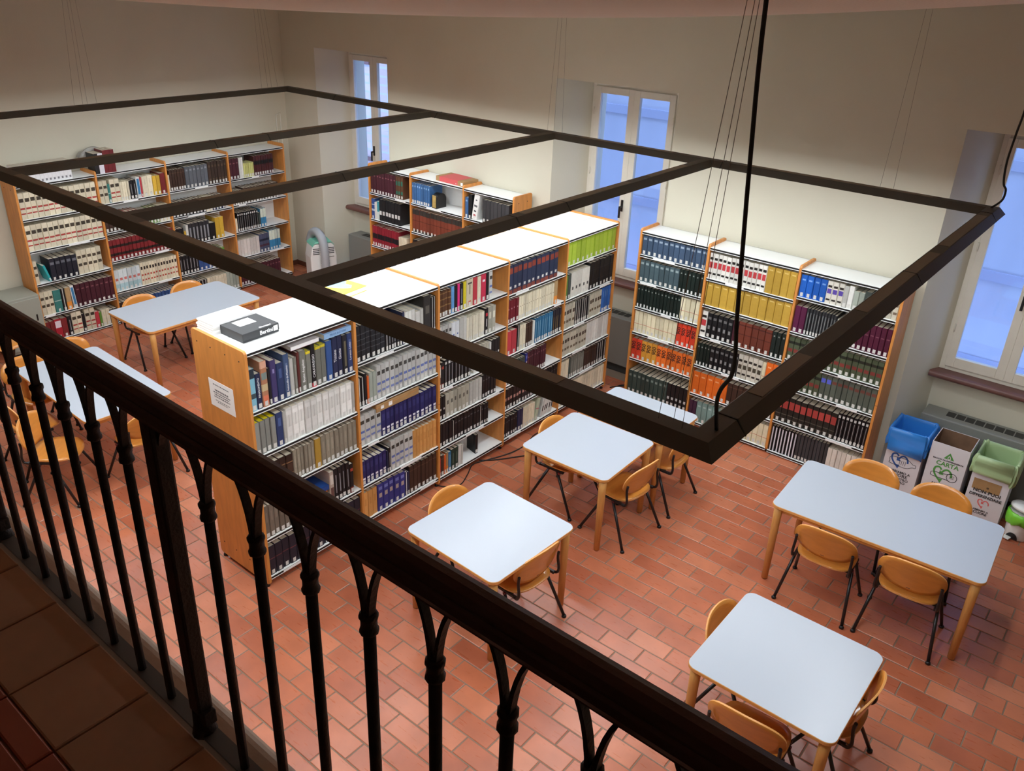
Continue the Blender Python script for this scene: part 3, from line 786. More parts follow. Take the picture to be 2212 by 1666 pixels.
st('whiteblk', 'black volume with white frame', '2a2a2e', [(.2, .8, '8a8c90', .3)]); st('smallyel', 'small yellow-green book', 'c8c87c'); st('dkrb', 'dark-red and black volume', '4a2222', [(.55, .75, '1c1816', 0)])
st('brownlow', 'low brown volume with white label', '4a3a30', [(.0, .3, 'd8d4cc', .15)], lab=False); st('bluewht', 'white-topped blue volume', '3a7ea8', [(.52, 1, 'd0d8c8', 0)]); st('navystr', 'grey-navy banded volume', '4a5068', [(.6, .72, '22263a', 0), (.3, .42, '4a3040', 0)])
st('tealbrown', 'brown volume with green panels', '5a3a28', [(.6, .8, '2f6a58', .05), (.2, .35, '2f6a58', .05)]); st('redblack', 'crimson volume with black band', '8a2230', [(.36, .62, '1c1a20', 0)]); st('leatherb', 'leather volume with black head', '7a3c2c', [(.78, 1, '33302c', 0), (0, .1, '33302c', 0), (.5, .53, '5a2a1e', 0)])
st('bluev', 'blue volume', '3d6696', [(.8, .88, '8ab0d4', .25)]); st('arme', 'black bold-lettered book', '17181a'); st('letters', 'white book printed with loose letters', 'd4d4d0', [(.1, .2, 'a03a3c', .3), (.3, .36, '3a3a3c', .3), (.5, .58, '5a5a5c', .2), (.75, .8, '3a3a3c', .35)])
st('blue2', 'blue-and-white book', '34508c', [(.4, .5, 'b8c4d8', 0), (.7, .74, 'b8c4d8', 0)]); st('tealwht', 'white-to-teal book', 'c4d2ce', [(.45, 1, '3a8a94', 0)]); st('blklab', 'black volume with central white label', '1c1d20', [(.28, .46, 'cfcfcc', .15)], lab=False)

# rows: (bookcase, bay words, bay start, bay end, shelf z, free height, shelf word, [(count, style, thickness, height, tilt)])
ROWS = []
def rows(case, cname, bay, a, c, levels, specs):
    for i, sp in enumerate(specs):
        if not sp: continue
        ROWS.append((case, cname, bay, a + PT / 2 + 0.004, c - PT / 2 - 0.004, levels[i + 1], levels[i] - levels[i + 1] - 0.03, ORD[i + 1] if i + 1 < len(levels) - 1 else 'bottom', sp))
C_ = 'central bookcase'
rows(CB, C_, 'nearest bay', 0.012, 0.991, [2.035, 1.57, 1.20, 0.855, 0.455, 0.10], [
 [(1, 'skyart', .05, .33), (1, 'navy', .045, .28), (1, 'peach', .055, .36), (1, 'black', .025, .29), (1, 'purple', .05, .34), (1, 'navyt', .06, .30), (1, 'bluegrey', .05, .35), (1, 'lgrey', .035, .30), (1, 'greyart', .03, .30), (1, 'bordart', .025, .33), (1, 'greyart', .055, .33), (1, 'greyyel', .045, .31), (1, 'caravag', .04, .35), (2, 'greyyel', .05, .32), (1, 'blueart', .055, .33), (2, 'navy', .05, .34), (1, 'golddark', .045, .33), (1, 'navyt', .05, .33)],
 [(4, 'yelgrey', .045, .27), (1, 'navyt', .06, .28), (1, 'lgrey', .025, .27), (11, 'slip', .056, .285), (1, 'lgrey', .03, .27)],
 [(1, 'lgrey', .05, .22), (4, 'brownband', .058, .24), (6, 'taupe', .032, .255), (1, 'mustart', .055, .26), (8, 'taupe', .042, .265)],
 [(8, 'brownish', .046, .29), (0, '', .27, 0), (1, 'spot', .045, .30), (4, 'blackwhite', .042, .31), (1, 'dkorange', .04, .28)],
 [(14, 'navyred', .064, .27)]])
rows(CB, C_, 'second bay', 0.991, 1.934, [2.035, 1.62, 1.22, 0.85, 0.46, 0.11], [
 [(6, 'blackgrid', .05, .31), (1, 'stripe', .03, .28), (5, 'blackwhite', .03, .24), (1, 'navy', .03, .29), (3, 'white', .04, .28), (1, 'whitesq', .05, .25), (1, 'lgrey', .04, .26), (1, 'bigblack', .085, .36), (2, 'stripe', .03, .33)],
 [(2, 'stripe', .035, .26), (1, 'black', .03, .28), (1, 'orange', .022, .25), (2, 'greengrey', .04, .27), (14, 'greylab', .05, .30)],
 [(4, 'greylab', .058, .28), (13, 'oval', .05, .245)],
 [(6, 'oval', .05, .235), (1, 'navy', .02, .22), (1, 'blackwhite', .03, .24), (5, 'greylab', .056, .295), (7, 'tan', .045, .285)],
 [(3, 'tan', .055, .27), (5, 'violet', .066, .275), (1, 'whitenavy', .03, .25), (1, 'navy', .025, .24), (7, 'brown', .05, .28)]])
rows(CB, C_, 'third bay', 1.934, 2.880, [2.035, 1.73, 1.385, 1.03, 0.71, 0.42, 0.10], [
 [(4, 'gilt', .04, .24), (1, 'sky', .04, .25), (1, 'black', .04, .25), (1, 'pink', .03, .255), (1, 'blackwhite', .045, .25), (1, 'yellow', .04, .255), (1, 'cream17', .09, .265), (1, 'red', .06, .26), (1, 'cream', .05, .255), (1, 'redeyes', .07, .265), (1, 'black', .04, .26), (1, 'greylab', .05, .27)],
 [(4, 'greylab', .042, .255), (2, 'bluedot', .05, .25), (2, 'lgrey', .05, .265), (9, 'thincream', .028, .24), (1, 'blackred', .045, .26), (2, 'greyrect', .055, .26)],
 [(1, 'spot', .03, .24), (1, 'dkorange', .04, .26), (8, 'blackwt', .045, .27), (0, '', .13, 0), (3, 'kunst', .045, .26), (1, 'white', .03, .25), (3, 'blackring', .045, .26)],
 [(2, 'blackring', .045, .235), (6, 'kunst', .055, .24), (4, 'lgrey', .045, .24), (5, 'blacklab', .042, .25)],
 [(4, 'black', .045, .235), (1, 'stripe', .03, .22), (8, 'blacklab', .045, .235), (1, 'stripe', .03, .22), (3, 'blacklab', .035, .22), (0, '', .2, 0)],
 [(1, 'red', .025, .2), (1, 'brown', .045, .22), (1, 'orange', .03, .21), (1, 'tanor', .03, .22), (1, 'teal', .04, .215), (2, 'dkgreen', .05, .225), (1, 'white', .04, .23), (1, 'lgrey', .03, .22), (0, '', .4, 0)]])
rows(CB, C_, 'fourth bay', 2.880, 3.826, [2.035, 1.69, 1.39, 1.05, 0.72, 0.44, 0.11], [
 [(11, 'navyrust', .072, .29), (0, '', .1, 0)],
 [(4, 'dkred', .045, .235), (16, 'ivory', .036, .235), (1, 'tanor', .06, .25)],
 [(2, 'red', .075, .25), (1, 'stripe', .04, .28), (2, 'cream', .045, .265), (3, 'brown', .035, .255), (1, 'white', .03, .25), (8, 'teal', .034, .265), (4, 'dkmulti', .035, .27)],
 [(1, 'red', .04, .22), (9, 'slateg', .032, .23), (1, 'violet', .03, .25), (9, 'maroon', .036, .255), (0, '', .12, 0)],
 [(8, 'pinklab', .045, .22), (12, 'blacklab', .042, .225)],
 [(6, 'blacklab', .04, .23), (2, 'navy', .045, .24), (4, 'cream', .05, .235), (1, 'palegreen', .05, .25, 12), (5, 'whitesq', .04, .25, 14), (0, '', .08, 0)]])
rows(CB, C_, 'farthest bay', 3.826, 4.768, [2.035, 1.75, 1.38, 1.04, 0.72, 0.41, 0.10], [
 [(11, 'lime', .078, .245)],
 [(1, 'green', .045, .26), (1, 'slateg', .05, .27), (5, 'whitefig', .062, .275), (7, 'blacks', .06, .30)],
 [(4, 'greybr', .055, .27), (7, 'stripe', .04, .27), (5, 'greybr', .05, .27), (4, 'blue', .045, .285)],
 [(9, 'greybr', .05, .25), (8, 'white', .05, .265)],
 [(3, 'cream', .055, .235), (1, 'slateg', .03, .23), (6, 'greyart', .04, .24), (5, 'brown', .045, .25), (4, 'stripe', .045, .25)],
 [(17, 'cream', .05, .24)]])
R_ = 'right bookcase'
rows(RB, R_, 'left bay', 0.317, 1.111, [2.022, 1.77, 1.47, 1.17, 0.87, 0.55, 0.12], [
 [(12, 'steel', .062, .215)],
 [(8, 'slate', .057, .24), (6, 'greenstripe', .045, .245)],
 [(13, 'greenstripe', .04, .25), (4, 'ivoryred', .055, .25)],
 [(10, 'ivoryred', .05, .25), (4, 'r900', .055, .25)],
 [(2, 'r900', .06, .24), (3, 'y900', .06, .24), (7, 'o900', .058, .24)],
 [(9, 'dkslate', .055, .27), (5, 'blackO', .05, .27)]])
rows(RB, R_, 'middle bay', 1.111, 2.062, [2.022, 1.70, 1.41, 1.06, 0.72, 0.38, 0.05], [
 [(13, 'whtblkred', .046, .265), (4, 'mustard', .074, .27)],
 [(11, 'mustard', .08, .245)],
 [(1, 'whtblkred', .065, .28), (5, 'emblem', .055, .27), (1, 'maroon', .06, .27), (5, 'leather', .068, .275), (3, 'greenstripe', .045, .27)],
 [(4, 'greenstripe', .04, .255), (6, 'emblem', .056, .26), (5, 'whtblk', .055, .27), (1, 'ivoryred', .04, .26), (2, 'orng', .075, .27)],
 [(5, 'orng', .078, .26), (9, 'brown', .055, .25)],
 [(2, 'plum', .045, .24), (6, 'tealg', .062, .25), (8, 'ivoryred', .055, .25)]])
rows(RB, R_, 'right bay', 2.062, 3.005, [2.022, 1.75, 1.385, 1.09, 0.79, 0.40, 0.04], [
 [(4, 'royal', .066, .22), (3, 'whtpurp', .055, .22), (1, 'lgrey', .045, .21), (1, 'white', .05, .22), (2, 'greengrey', .05, .18), (2, 'slateg', .06, .20), (4, 'greybr', .05, .21)],
 [(2, 'purpred', .06, .27), (10, 'silver', .03, .27), (1, 'stripe', .03, .24), (1, 'red', .05, .23), (9, 'wine', .05, .27)],
 [(7, 'olive', .056, .24), (9, 'olive', .056, .24)],
 [(7, 'olive', .056, .25), (2, 'oliveblue', .055, .25), (8, 'olivegrey', .055, .25)],
 [(10, 'tomato', .062, .285), (8, 'blackwt', .038, .30)],
 [(8, 'bwstripe', .035, .29), (9, 'greycloth', .036, .29), (7, 'pages', .047, .26)]])
L_ = 'left-wall bookcase'
rows(LB, L_, 'nearest bay', 0.93, 1.890, [2.01, 1.61, 1.22, 0.80, 0.385, 0.04], [
 [(14, 'encyc', .065, .315)], [(14, 'encyc', .065, .315)],
 [(1, 'encyc2', .05, .29), (0, '', .06, 0), (1, 'turq', .03, .22, -14), (5, 'navyemb', .068, .28), (5, 'encyc2', .064, .31)],
 [(3, 'encyc2', .05, .30), (1, 'tealb', .085, .29), (1, 'stripe', .05, .29), (1, 'tanor', .06, .29), (1, 'bluew', .045, .30, -3), (8, 'maroon', .058, .30)],
 [(2, 'brick', .05, .25), (1, 'redwht', .08, .26), (1, 'brick', .07, .25), (1, 'blackwhite', .05, .26), (2, 'encyc', .06, .29), (1, 'black', .04, .24), (2, 'encyc', .06, .29), (1, 'red', .05, .22), (1, 'green', .03, .2), (2, 'cream', .05, .22), (2, 'greycloth', .05, .2)]])
rows(LB, L_, 'second bay', 1.890, 2.828, [2.01, 1.63, 1.26, 0.87, 0.45, 0.045], [
 [(2, 'encyc2', .055, .29), (1, 'tealb', .03, .24), (2, 'encyc', .06, .29), (4, 'cream', .03, .24), (2, 'blackwhite', .045, .24), (1, 'bluew', .05, .27), (1, 'red', .025, .26), (2, 'cream', .07, .27), (2, 'yelv', .05, .25), (1, 'brick', .07, .27)],
 [(5, 'brown', .05, .24), (4, 'redwht', .05, .22), (3, 'whitesq', .05, .2), (3, 'green', .045, .21), (3, 'cream', .05, .22)],
 [(17, 'redblk', .052, .28)], [(6, 'paleblue', .056, .29), (13, 'creamdot', .038, .31)], [(7, 'brown', .05, .25), (11, 'deepblue', .045, .25)]])
rows(LB, L_, 'third bay', 2.828, 3.774, [2.015, 1.64, 1.27, 0.86, 0.45, 0.05], [
 [(1, 'cream', .03, .22), (6, 'brown', .04, .28), (6, 'greyv', .06, .29), (6, 'giltb', .052, .31)],
 [(10, 'blacklab', .052, .2), (2, 'cream', .05, .2), (4, 'navy', .05, .2)],
 [(3, 'black', .045, .25), (1, 'yelv', .03, .2), (1, 'whitesq', .04, .28), (6, 'whiteblk', .055, .29), (1, 'black', .09, .24), (2, 'yelv', .07, .30)],
 [(6, 'blackwhite', .05, .27), (3, 'blueart', .07, .26), (2, 'whitesq', .06, .28), (2, 'green', .05, .26)],
 [(4, 'olivegrey', .06, .27), (3, 'stripe', .05, .25), (7, 'cream', .045, .26), (4, 'greengrey', .05, .27)]])
rows(LB, L_, 'farthest bay', 3.774, 4.724, [2.005, 1.65, 1.28, 0.88, 0.49, 0.06], [
 [(3, 'maroon', .055, .29), (2, 'white', .035, .29), (6, 'smallyel', .03, .2), (8, 'dkrb', .042, .28), (0, '', .15, 0)],
 [(5, 'brownlow', .04, .2), (12, 'brownlow', .05, .22)],
 [(1, 'cream', .045, .2), (10, 'blackwt', .036, .28), (1, 'slateg', .04, .22), (2, 'bluewht', .05, .27), (0, '', .25, 0)],
 [(7, 'pinkwht', .055, .26), (3, 'navystr', .06, .28), (4, 'bluewht', .05, .30)], [(14, 'maroon', .052, .27)]])
W_ = 'window-wall bookcase'
rows(WBK, W_, 'left bay', -4.018, -3.215, [2.02, 1.66, 1.29, 0.91, 0.50, 0.10], [
 [(9, 'maroon', .055, .30), (3, 'tealbrown', .045, .30)], [(1, 'blue2', .06, .28), (1, 'white', .05, .24), (1, 'tealwht', .045, .26), (7, 'blklab', .06, .30)],
 [(11, 'redblack', .048, .28), (3, 'cream', .05, .22)], [(12, 'navy', .055, .26)], [(12, 'brown', .055, .26)]])
rows(WBK, W_, 'middle bay', -3.215, -2.273, [2.02, 1.66, 1.27, 0.90, 0.50, 0.10], [
 [(8, 'bluev', .042, .27), (0, '', .6, 0)], [(14, 'leatherb', .062, .31)], [(5, 'blackwhite', .06, .26), (6, 'white', .05, .26), (4, 'stripe', .05, .26)], [(14, 'maroon', .055, .27)], [(14, 'brown', .055, .27)]])
rows(WBK, W_, 'right bay', -2.273, -1.467, [2.015, 1.65, 1.27, 0.90, 0.50, 0.10], [
 [(1, 'bluev', .055, .26), (1, 'arme', .055, .30), (1, 'letters', .09, .32, 9), (0, '', .04, 0), (7, 'greycloth', .06, .28)], [(6, 'blklab', .045, .26), (2, 'lgrey', .04, .24), (4, 'yelv', .05, .28), (4, 'stripe', .04, .28)],
 [(12, 'greycloth', .055, .27)], [(12, 'brown', .055, .27)], [(12, 'maroon', .055, .27)]])

def book_geo(sty, t, h, w, var=0):
    desc, col, bands, lab, page = S[sty]
    k_ = (1.0, 0.86, 1.10, 0.94)[var % 4]
    tint = lambda c_: tuple(min(1.0, x * k_) for x in c_)
    col = tint(col)
    c = MB()
    e = min(0.003, t * 0.12); ch = min(0.005, t * 0.16); yc = 0.006
    # boards and rounded spine as one cover, open on top where the page block shows
    c.box(0, e, yc, w, 0, h, col); c.box(t - e, t, yc, w, 0, h, col)
    zs = sorted({0.0, 1.0} | {z for b_ in bands for z in b_[:2]})
    for z0, z1 in zip(zs[:-1], zs[1:]):
        zm = (z0 + z1) / 2; bc = None; ins = 0
        for b_ in bands:
            if b_[0] <= zm <= b_[1]: bc, ins = tint(b_[2]), b_[3]
        edge = bc if (bc is not None and ins == 0) else col
        ins = max(ins, 0.0)
        m0 = max(ch, t * ins)
        xs_ = [(ch, t - ch, bc or col)] if (bc is None or m0 <= ch + 1e-6) else [(ch, m0, col), (m0, t - m0, bc), (t - m0, t - ch, col)]
        for xa, xb, cc in xs_:
            c.quad((xa, 0, z0 * h), (xb, 0, z0 * h), (xb, 0, z1 * h), (xa, 0, z1 * h), cc)
        c.quad((0, yc, z0 * h), (ch, 0, z0 * h), (ch, 0, z1 * h), (0, yc, z1 * h), edge)
        c.quad((t - ch, 0, z0 * h), (t, yc, z0 * h), (t, yc, z1 * h), (t - ch, 0, z1 * h), edge)
    c.add([(0, yc, h), (ch, 0, h), (t - ch, 0, h), (t, yc, h)], [(0, 1, 2, 3)], col)
    p = MB(); p.box(e, t - e, yc, w - 0.004, 0.003, h - 0.005, page)
    l = None
    if lab:
        l = MB(); lw = min(0.026, (t - 2 * ch) * 0.9); x0 = (t - lw) / 2
        l.box(x0, x0 + lw, -0.0006, 0.0002, 0.008, 0.045, hx('d0cfc9'))
    return c, p, l
BOOKS = []   # every upright book: (case, row data ..., local matrix, style, t, h, w, label)
for (case, cname, bay, a, c, z, free, shelf, sp) in ROWS:
    tot = sum((n * t if n else t) for n, s_, t, *_ in sp)
    k = min(1.0, (c - a) / tot)
    if k == 1.0 and not any(n == 0 for n, *_ in sp) and tot > 0.9 * (c - a): k = (c - a) / tot
    u = a
    dep = 0.30 if case is CB else 0.33
    total = {}
    for n, s_, *_ in sp: total[s_] = total.get(s_, 0) + n
    seen = {}
    for ent in sp:
        n, s_, t, h = ent[:4]; tilt = ent[4] if len(ent) > 4 else 0
        if n == 0: u += t * k; continue
        h = min(h, free - 0.012)
        for i in range(n):
            seen[s_] = seen.get(s_, 0) + 1
            hh = h - (0.004 if (seen[s_] * 7) % 5 == 0 else 0); tt = t * k - 0.0018
            w = min(dep - 0.08, 0.24 if h > 0.25 else 0.2)
            front = 0.018 + (0.006 if (seen[s_] % 3 == 0) else 0)
            desc = S[s_][0]
            if total[s_] > 1: lb = '%s %s from left, %s shelf, %s, %s' % (ORD[min(seen[s_], 20)], desc, shelf, bay, cname)
            else: lb = '%s, %s shelf, %s, %s' % (desc, shelf, bay, cname)
            m = Matrix.Translation((u, front, z + 0.0004))
            if tilt:
                ang = math.radians(tilt)
                hh2 = hh
                m = Matrix.Translation((u + (math.sin(-ang) * hh if ang < 0 else 0), front, z + 0.0006 + (abs(math.sin(ang)) * tt if ang > 0 else 0))) @ Matrix.Rotation(ang, 4, 'Y')
                if ang < 0: m = Matrix.Translation((u + math.sin(-ang) * hh, front, z + 0.0006)) @ Matrix.Rotation(ang, 4, 'Y')
            BOOKS.append((case, m, s_, round(tt, 4), round(hh, 4), round(w, 3), lb))
            u += t * k
            if tilt and i == n - 1: u += abs(math.sin(math.radians(tilt))) * hh * (1 if tilt > 0 else 1)
def shown(bk):
    case, m, s_, t, h, w, lb = bk
    cm = Matrix.Translation(case.location) @ case.rotation_euler.to_matrix().to_4x4()
    p = cm @ m @ Vector((t / 2, 0, h / 2)); nrm = (cm.to_3x3() @ Vector((0, -1, 0)))
    d = CAM - p
    v = p - CAM; zc = v.dot(fwd); px = 1106 - 14.8 + FPX * v.dot(r2) / zc; py = 833 - 40.2 - FPX * v.dot(u2) / zc
    if not (0 < px < 2212 and 0 < py < 1666): return 0.0
    if case is LB and False: return 0.0
    # hidden behind the central bookcase?
    if case is not CB and p.y < 4.9 and p.x < -0.66:
        tt = (0 - CAM.x) / (p.x - CAM.x); q = CAM + (p - CAM) * tt
        t2 = (-0.66 - CAM.x) / (p.x - CAM.x); q2 = CAM + (p - CAM) * t2
        if (0 < q.y < 4.77 and q.z < 2.05) or (0 < q2.y < 4.77 and q2.z < 2.05): return 0.0
    return max(0.0, nrm.dot(d.normalized())) * t * h / d.length_squared
order = sorted(range(len(BOOKS)), key=lambda i: -shown(BOOKS[i]))
single = set(order[:290])
cache = {}
stuff = MB()
M['titlew'] = M['whiteink']
TITLES = {('navy', 2): None}
used = {}
BOOKOBJ = {}
for i, (case, m, s_, t, h, w, lb) in enumerate(BOOKS):
    if i in single:
        key = (s_, t, h, w, (i * 7 // 2) % 4)
        if key not in cache:
            c, p, l = book_geo(s_, t, h, w, (i * 7 // 2) % 4)
            cache[key] = (c.mesh('book', M['book']), p.mesh('page_block', M['book']), l.mesh('spine_label', M['book']) if l else None)
        me = cache[key]
        o = link('book', me[0])
        o.matrix_world = Matrix.Translation(case.location) @ case.rotation_euler.to_matrix().to_4x4() @ m
        link('page_block', me[1], o)
        if me[2]: link('spine_label', me[2], o)
        words = lb.replace(',', '').split()
        tag(o, lb, 'book', 'books on the ' + lb.split(',')[-1].strip())
        BOOKOBJ[lb] = o
    else:
        if shown((case, m, s_, t, h, w, lb)) == 0.0 and case is WBK and m.translation.z < 0.85: continue
        cm = Matrix.Translation(case.location) @ case.rotation_euler.to_matrix().to_4x4() @ m
        for part in book_geo(s_, t, h, w, (i * 7 // 2) % 4):
            if part is None: continue
            base = len(stuff.v)
            stuff.v += [tuple(cm @ Vector(v)) for v in part.v]
            for f, cc in zip(part.f, part.c):
                stuff.f.append(tuple(x + base for x in f)); stuff.c.append(cc); stuff.m.append(0); stuff.sm.append(False)
SHB = tag(stuff.obj('shelved_books', M['book']), 'smaller-looking shelved books filling the rest of the bookcases', 'books', kind='stuff')
print('BOOKS', len(BOOKS), len(single), max(len(l.replace(',', '').split()) for l in BOOKOBJ))
import collections
dup = [k for k, v in collections.Counter(l for *_, l in BOOKS).items() if v > 1]
print('DUP', dup[:10], len(dup))
# ================================================================== TABLES
TZ = 0.74
def table(x0, x1, y0, y1, ang, label, group):
    cx, cy = (x0 + x1) / 2, (y0 + y1) / 2; a, c = (x1 - x0) / 2, (y1 - y0) / 2
    t = tag(empty('reading_table', (cx, cy, 0), ang), label, 'table', group)
    r = 0.065
    top = MB(); top.prism(rrect(-a, a, -c, c, r, 8), TZ - 0.026, TZ - 0.001)
    tb = top.obj('tabletop', M['wood_light'], t, bevel=0.004)
    lam = MB(); lam.prism(rrect(-a + 0.003, a - 0.003, -c + 0.003, c - 0.003, r - 0.003, 8), TZ - 0.001, TZ)
    lam.obj('laminate', M['laminate'], tb)
    ap = MB(); i = 0.075
    for s in (-1, 1):
        ap.box(-a + i, a - i, s * (c - i) - 0.01, s * (c - i) + 0.01, TZ - 0.085, TZ - 0.026)
        ap.box(s * (a - i) - 0.01, s * (a - i) + 0.01, -c + i, c - i, TZ - 0.085, TZ - 0.026)
    ap.obj('apron', M['wood_light'], t)
    for sx in (-1, 1):
        for sy in (-1, 1):
            q = MB(); x = sx * (a - 0.055); y = sy * (c - 0.055)
            q.tube([(x, y, TZ - 0.026), (x, y, TZ - 0.14), (x, y, 0.006)], [0.034, 0.032, 0.0255], 16)
            lg = q.obj('leg', M['leg_wood'], t)
            MB().tube([(x, y, 0.0), (x, y, 0.007)], 0.022, 12).obj('glide', M['black'], lg)
    return t
sq = 'square reading tables'; lo = 'long reading tables'
table(0.968, 1.865, 0.550, 1.464, -0.039, 'square grey-topped table in the middle foreground, just above the handrail', sq)
table(0.821, 1.70, 2.090, 2.935, 0.023, 'square grey-topped table just below the corner of the light frame', sq)
table(0.82, 1.745, 2.955, 3.66, 0.0, 'smaller grey table half hidden by the light frame, before right bookcase', sq)
table(2.831, 4.370, 2.764, 3.644, 0.044, 'long grey-topped table with four chairs in front of the bins', lo)
table(3.166, 4.072, 0.758, 1.650, -0.002, 'square grey-topped table nearest the camera at the lower right', sq)
table(-4.63, -3.70, 1.17, 2.66, 0.02, 'long grey-topped table in front of the left-wall bookcase', lo)
table(-3.79, -2.22, -0.225, 0.605, -0.02, 'long grey-topped table seen through the balusters', lo)

# ================================================================== CHAIRS
def disc_plate(mb, fn, th, nr=5, ns=36):
    """closed plate: fn(r, angle) -> Vector point and unit normal of the mid surface"""
    pts = [[fn(r / nr, 2 * PI * k / ns) for k in range(ns)] for r in range(nr + 1)]
    v = []; idx = {}
    for side in (1, -1):
        for r in range(nr + 1):
            for k in range(ns):
                p, n_ = pts[r][k]
                idx[(side, r, k)] = len(v); v.append(p + n_ * (th / 2 * side))
    f = []
    for side in (1, -1):
        for r in range(nr):
            for k in range(ns):
                q = [idx[(side, r, k)], idx[(side, r + 1, k)], idx[(side, r + 1, (k + 1) % ns)], idx[(side, r, (k + 1) % ns)]]
                f.append(tuple(q if side == 1 else q[::-1]))
    rim = []
    for k in range(ns):
        rim.append((idx[(1, nr, k)], idx[(-1, nr, k)], idx[(-1, nr, (k + 1) % ns)], idx[(1, nr, (k + 1) % ns)]))
    mb.add(v, f, mi=0, smooth=True)
    o = len(mb.v) - len(v)
    for q in rim:
        mb.f.append(tuple(i + o for i in q)); mb.c.append(None); mb.m.append(1); mb.sm.append(False)
def sup(t, e):
    c, s = math.cos(t), math.sin(t)
    return math.copysign(abs(c) ** e, c), math.copysign(abs(s) ** e, s)
def seat_fn(r, t):
    c, s = sup(t, 0.72)
    x, y = r * 0.215 * c, r * 0.205 * s + 0.0
    z = 0.44 - 0.012 * math.cos(x / 0.215 * 1.5) * 1.0 + 0.5 * max(0, -y - 0.12) ** 2 * 6 - 1.6 * max(0, y - 0.13) ** 2 * 3
    return Vector((x, y, z)), Vector((0, 0, 1))
def back_fn(r, t):
    c, s = sup(t, 0.82)
    x = r * 0.235 * c; v = r * (0.155 if s > 0 else 0.135) * s
    if s < 0: x *= 1 - 0.10 * (r * abs(s)) ** 2
    tilt = 0.24
    y = -0.205 - v * math.sin(tilt) + 0.045 * (x / 0.235) ** 2
    z = 0.625 + v * math.cos(tilt)
    return Vector((x, y, z)), Vector((-0.3 * x / 0.235, math.cos(tilt), math.sin(tilt))).normalized()
def make_chair():
    t = empty('chair')
    q = MB(); disc_plate(q, seat_fn, 0.012); q.obj('seat', [M['chair_ply'], M['wood_light']], t, fix=True)
    q = MB(); disc_plate(q, back_fn, 0.011); bk = q.obj('backrest', [M['chair_ply'], M['wood_light']], t, fix=True)
    MB().box(-0.014, 0.014, -0.186, -0.176, 0.520, 0.524).obj('maker_slot', M['ink'], bk)
    for s in (-1, 1):
        q = MB(); q.box(s * 0.205 - 0.011, s * 0.205 + 0.011, -0.17, 0.10, 0.405, 0.428)
        br = q.obj('side_bracket', M['blacksteel'], t, bevel=0.004)
        for y in (-0.06, 0.06):
            MB().tube([(s * 0.216, y, 0.402), (s * 0.224, y, 0.402)], 0.012, 10).obj('pivot_knob', M['knob'], br)
        q = MB(); q.tube(curve_pts([(s * 0.212, -0.15, 0.418), (s * 0.216, -0.185, 0.425), (s * 0.217, -0.20, 0.47), (s * 0.214, -0.188, 0.56), (s * 0.212, -0.192, 0.62)], 4), 0.011, 8)
        q.obj('back_support', M['blacksteel'], t)
        for y0, y1 in ((0.035, 0.235), (-0.055, -0.245)):
            q = MB(); q.tube([(s * 0.212, y0, 0.412), (s * 0.268, y1, 0.012)], 0.0125, 8)
            lg = q.obj('leg', M['blacksteel'], t)
            MB().tube([(s * 0.2685, y1, 0.0), (s * 0.2685, y1, 0.012), (s * 0.267, y1 * 0.99, 0.02)], [0.019, 0.019, 0.013], 10).obj('foot_cap', M['black'], lg)
    q = MB(); q.tube([(-0.205, -0.10, 0.408), (0.205, -0.10, 0.408)], 0.01, 8); q.obj('cross_tube', M['blacksteel'], t)
    return t
M['knob'] = mat('pivot_plastic', rgb(120, 30, 30), 0.5)
chair0 = make_chair(); kids = kid_map(chair0)
chg = 'beech plywood chairs with black steel frames'
CH = [  # x, y, facing angle (0 = +y), label
 (1.075, 1.10, -PI / 2, 'plywood chair on the bookcase side of the square two-chair table'),
 (1.665, 1.05, PI / 2 - 0.08, 'plywood chair at the open side of the square two-chair table'),
 (0.985, 2.60, -PI / 2 + 0.05, 'plywood chair between central bookcase and table under the frame corner'),
 (1.625, 2.56, PI / 2 - 0.10, 'plywood chair tucked under table below the light frame corner, back outward'),
 (1.635, 3.25, PI / 2 + 0.02, 'plywood chair mostly hidden behind light frame corner at smaller table'),
 (3.30, 3.67, PI + 0.05, 'plywood chair behind long table, in front of the blue-bagged bin'),
 (3.86, 3.68, PI + 0.03, 'plywood chair behind long table, in front of the green-bagged bin'),
 (3.325, 2.855, 0.04, 'left plywood chair with back to camera at table before the bins'),
 (3.935, 2.905, 0.06, 'right plywood chair with back to camera at table before the bins'),
 (3.325, 1.31, -PI / 2, 'plywood chair on the left side of the table nearest camera'),
 (3.61, 0.845, 0.05, 'plywood chair back to camera, cut by lower image edge, nearest table'),
 (3.90, 1.34, PI / 2, 'plywood chair on the right side of the table nearest camera'),
 (-4.55, 1.63, -PI / 2, 'nearer chair between the long table and left-wall bookcase'),
 (-4.59, 2.28, -PI / 2, 'farther chair between the long table and left-wall bookcase'),
 (-3.88, 0.46, -PI / 2 + 0.1, 'plywood chair at far end of table behind the balusters, beside shelves'),
 (-3.75, -0.06, -PI / 2 - 0.05, 'plywood chair at far end of baluster-screened table, nearer the handrail'),
 (-2.52, -0.42, -0.85, 'plywood chair turned askew at near side of table behind the balusters'),
 (-3.16, -0.35, -0.05, 'plywood chair at near side of baluster-screened table, leftmost there'),
 (-2.22, 0.22, PI / 2 + 0.05, 'plywood chair at right end of table behind the balusters'),
 (-5.30, 0.22, -PI / 2 + 0.3, 'plywood chair beside the grey metal cabinet at left edge'),
]
for i, (x, y, a, lb) in enumerate(CH):
    o = chair0 if i == 0 else copy_tree(chair0, None, kids)
    o.location = (x, y, 0); o.rotation_euler = (0, 0, a)
    tag(o, lb, 'chair', chg)
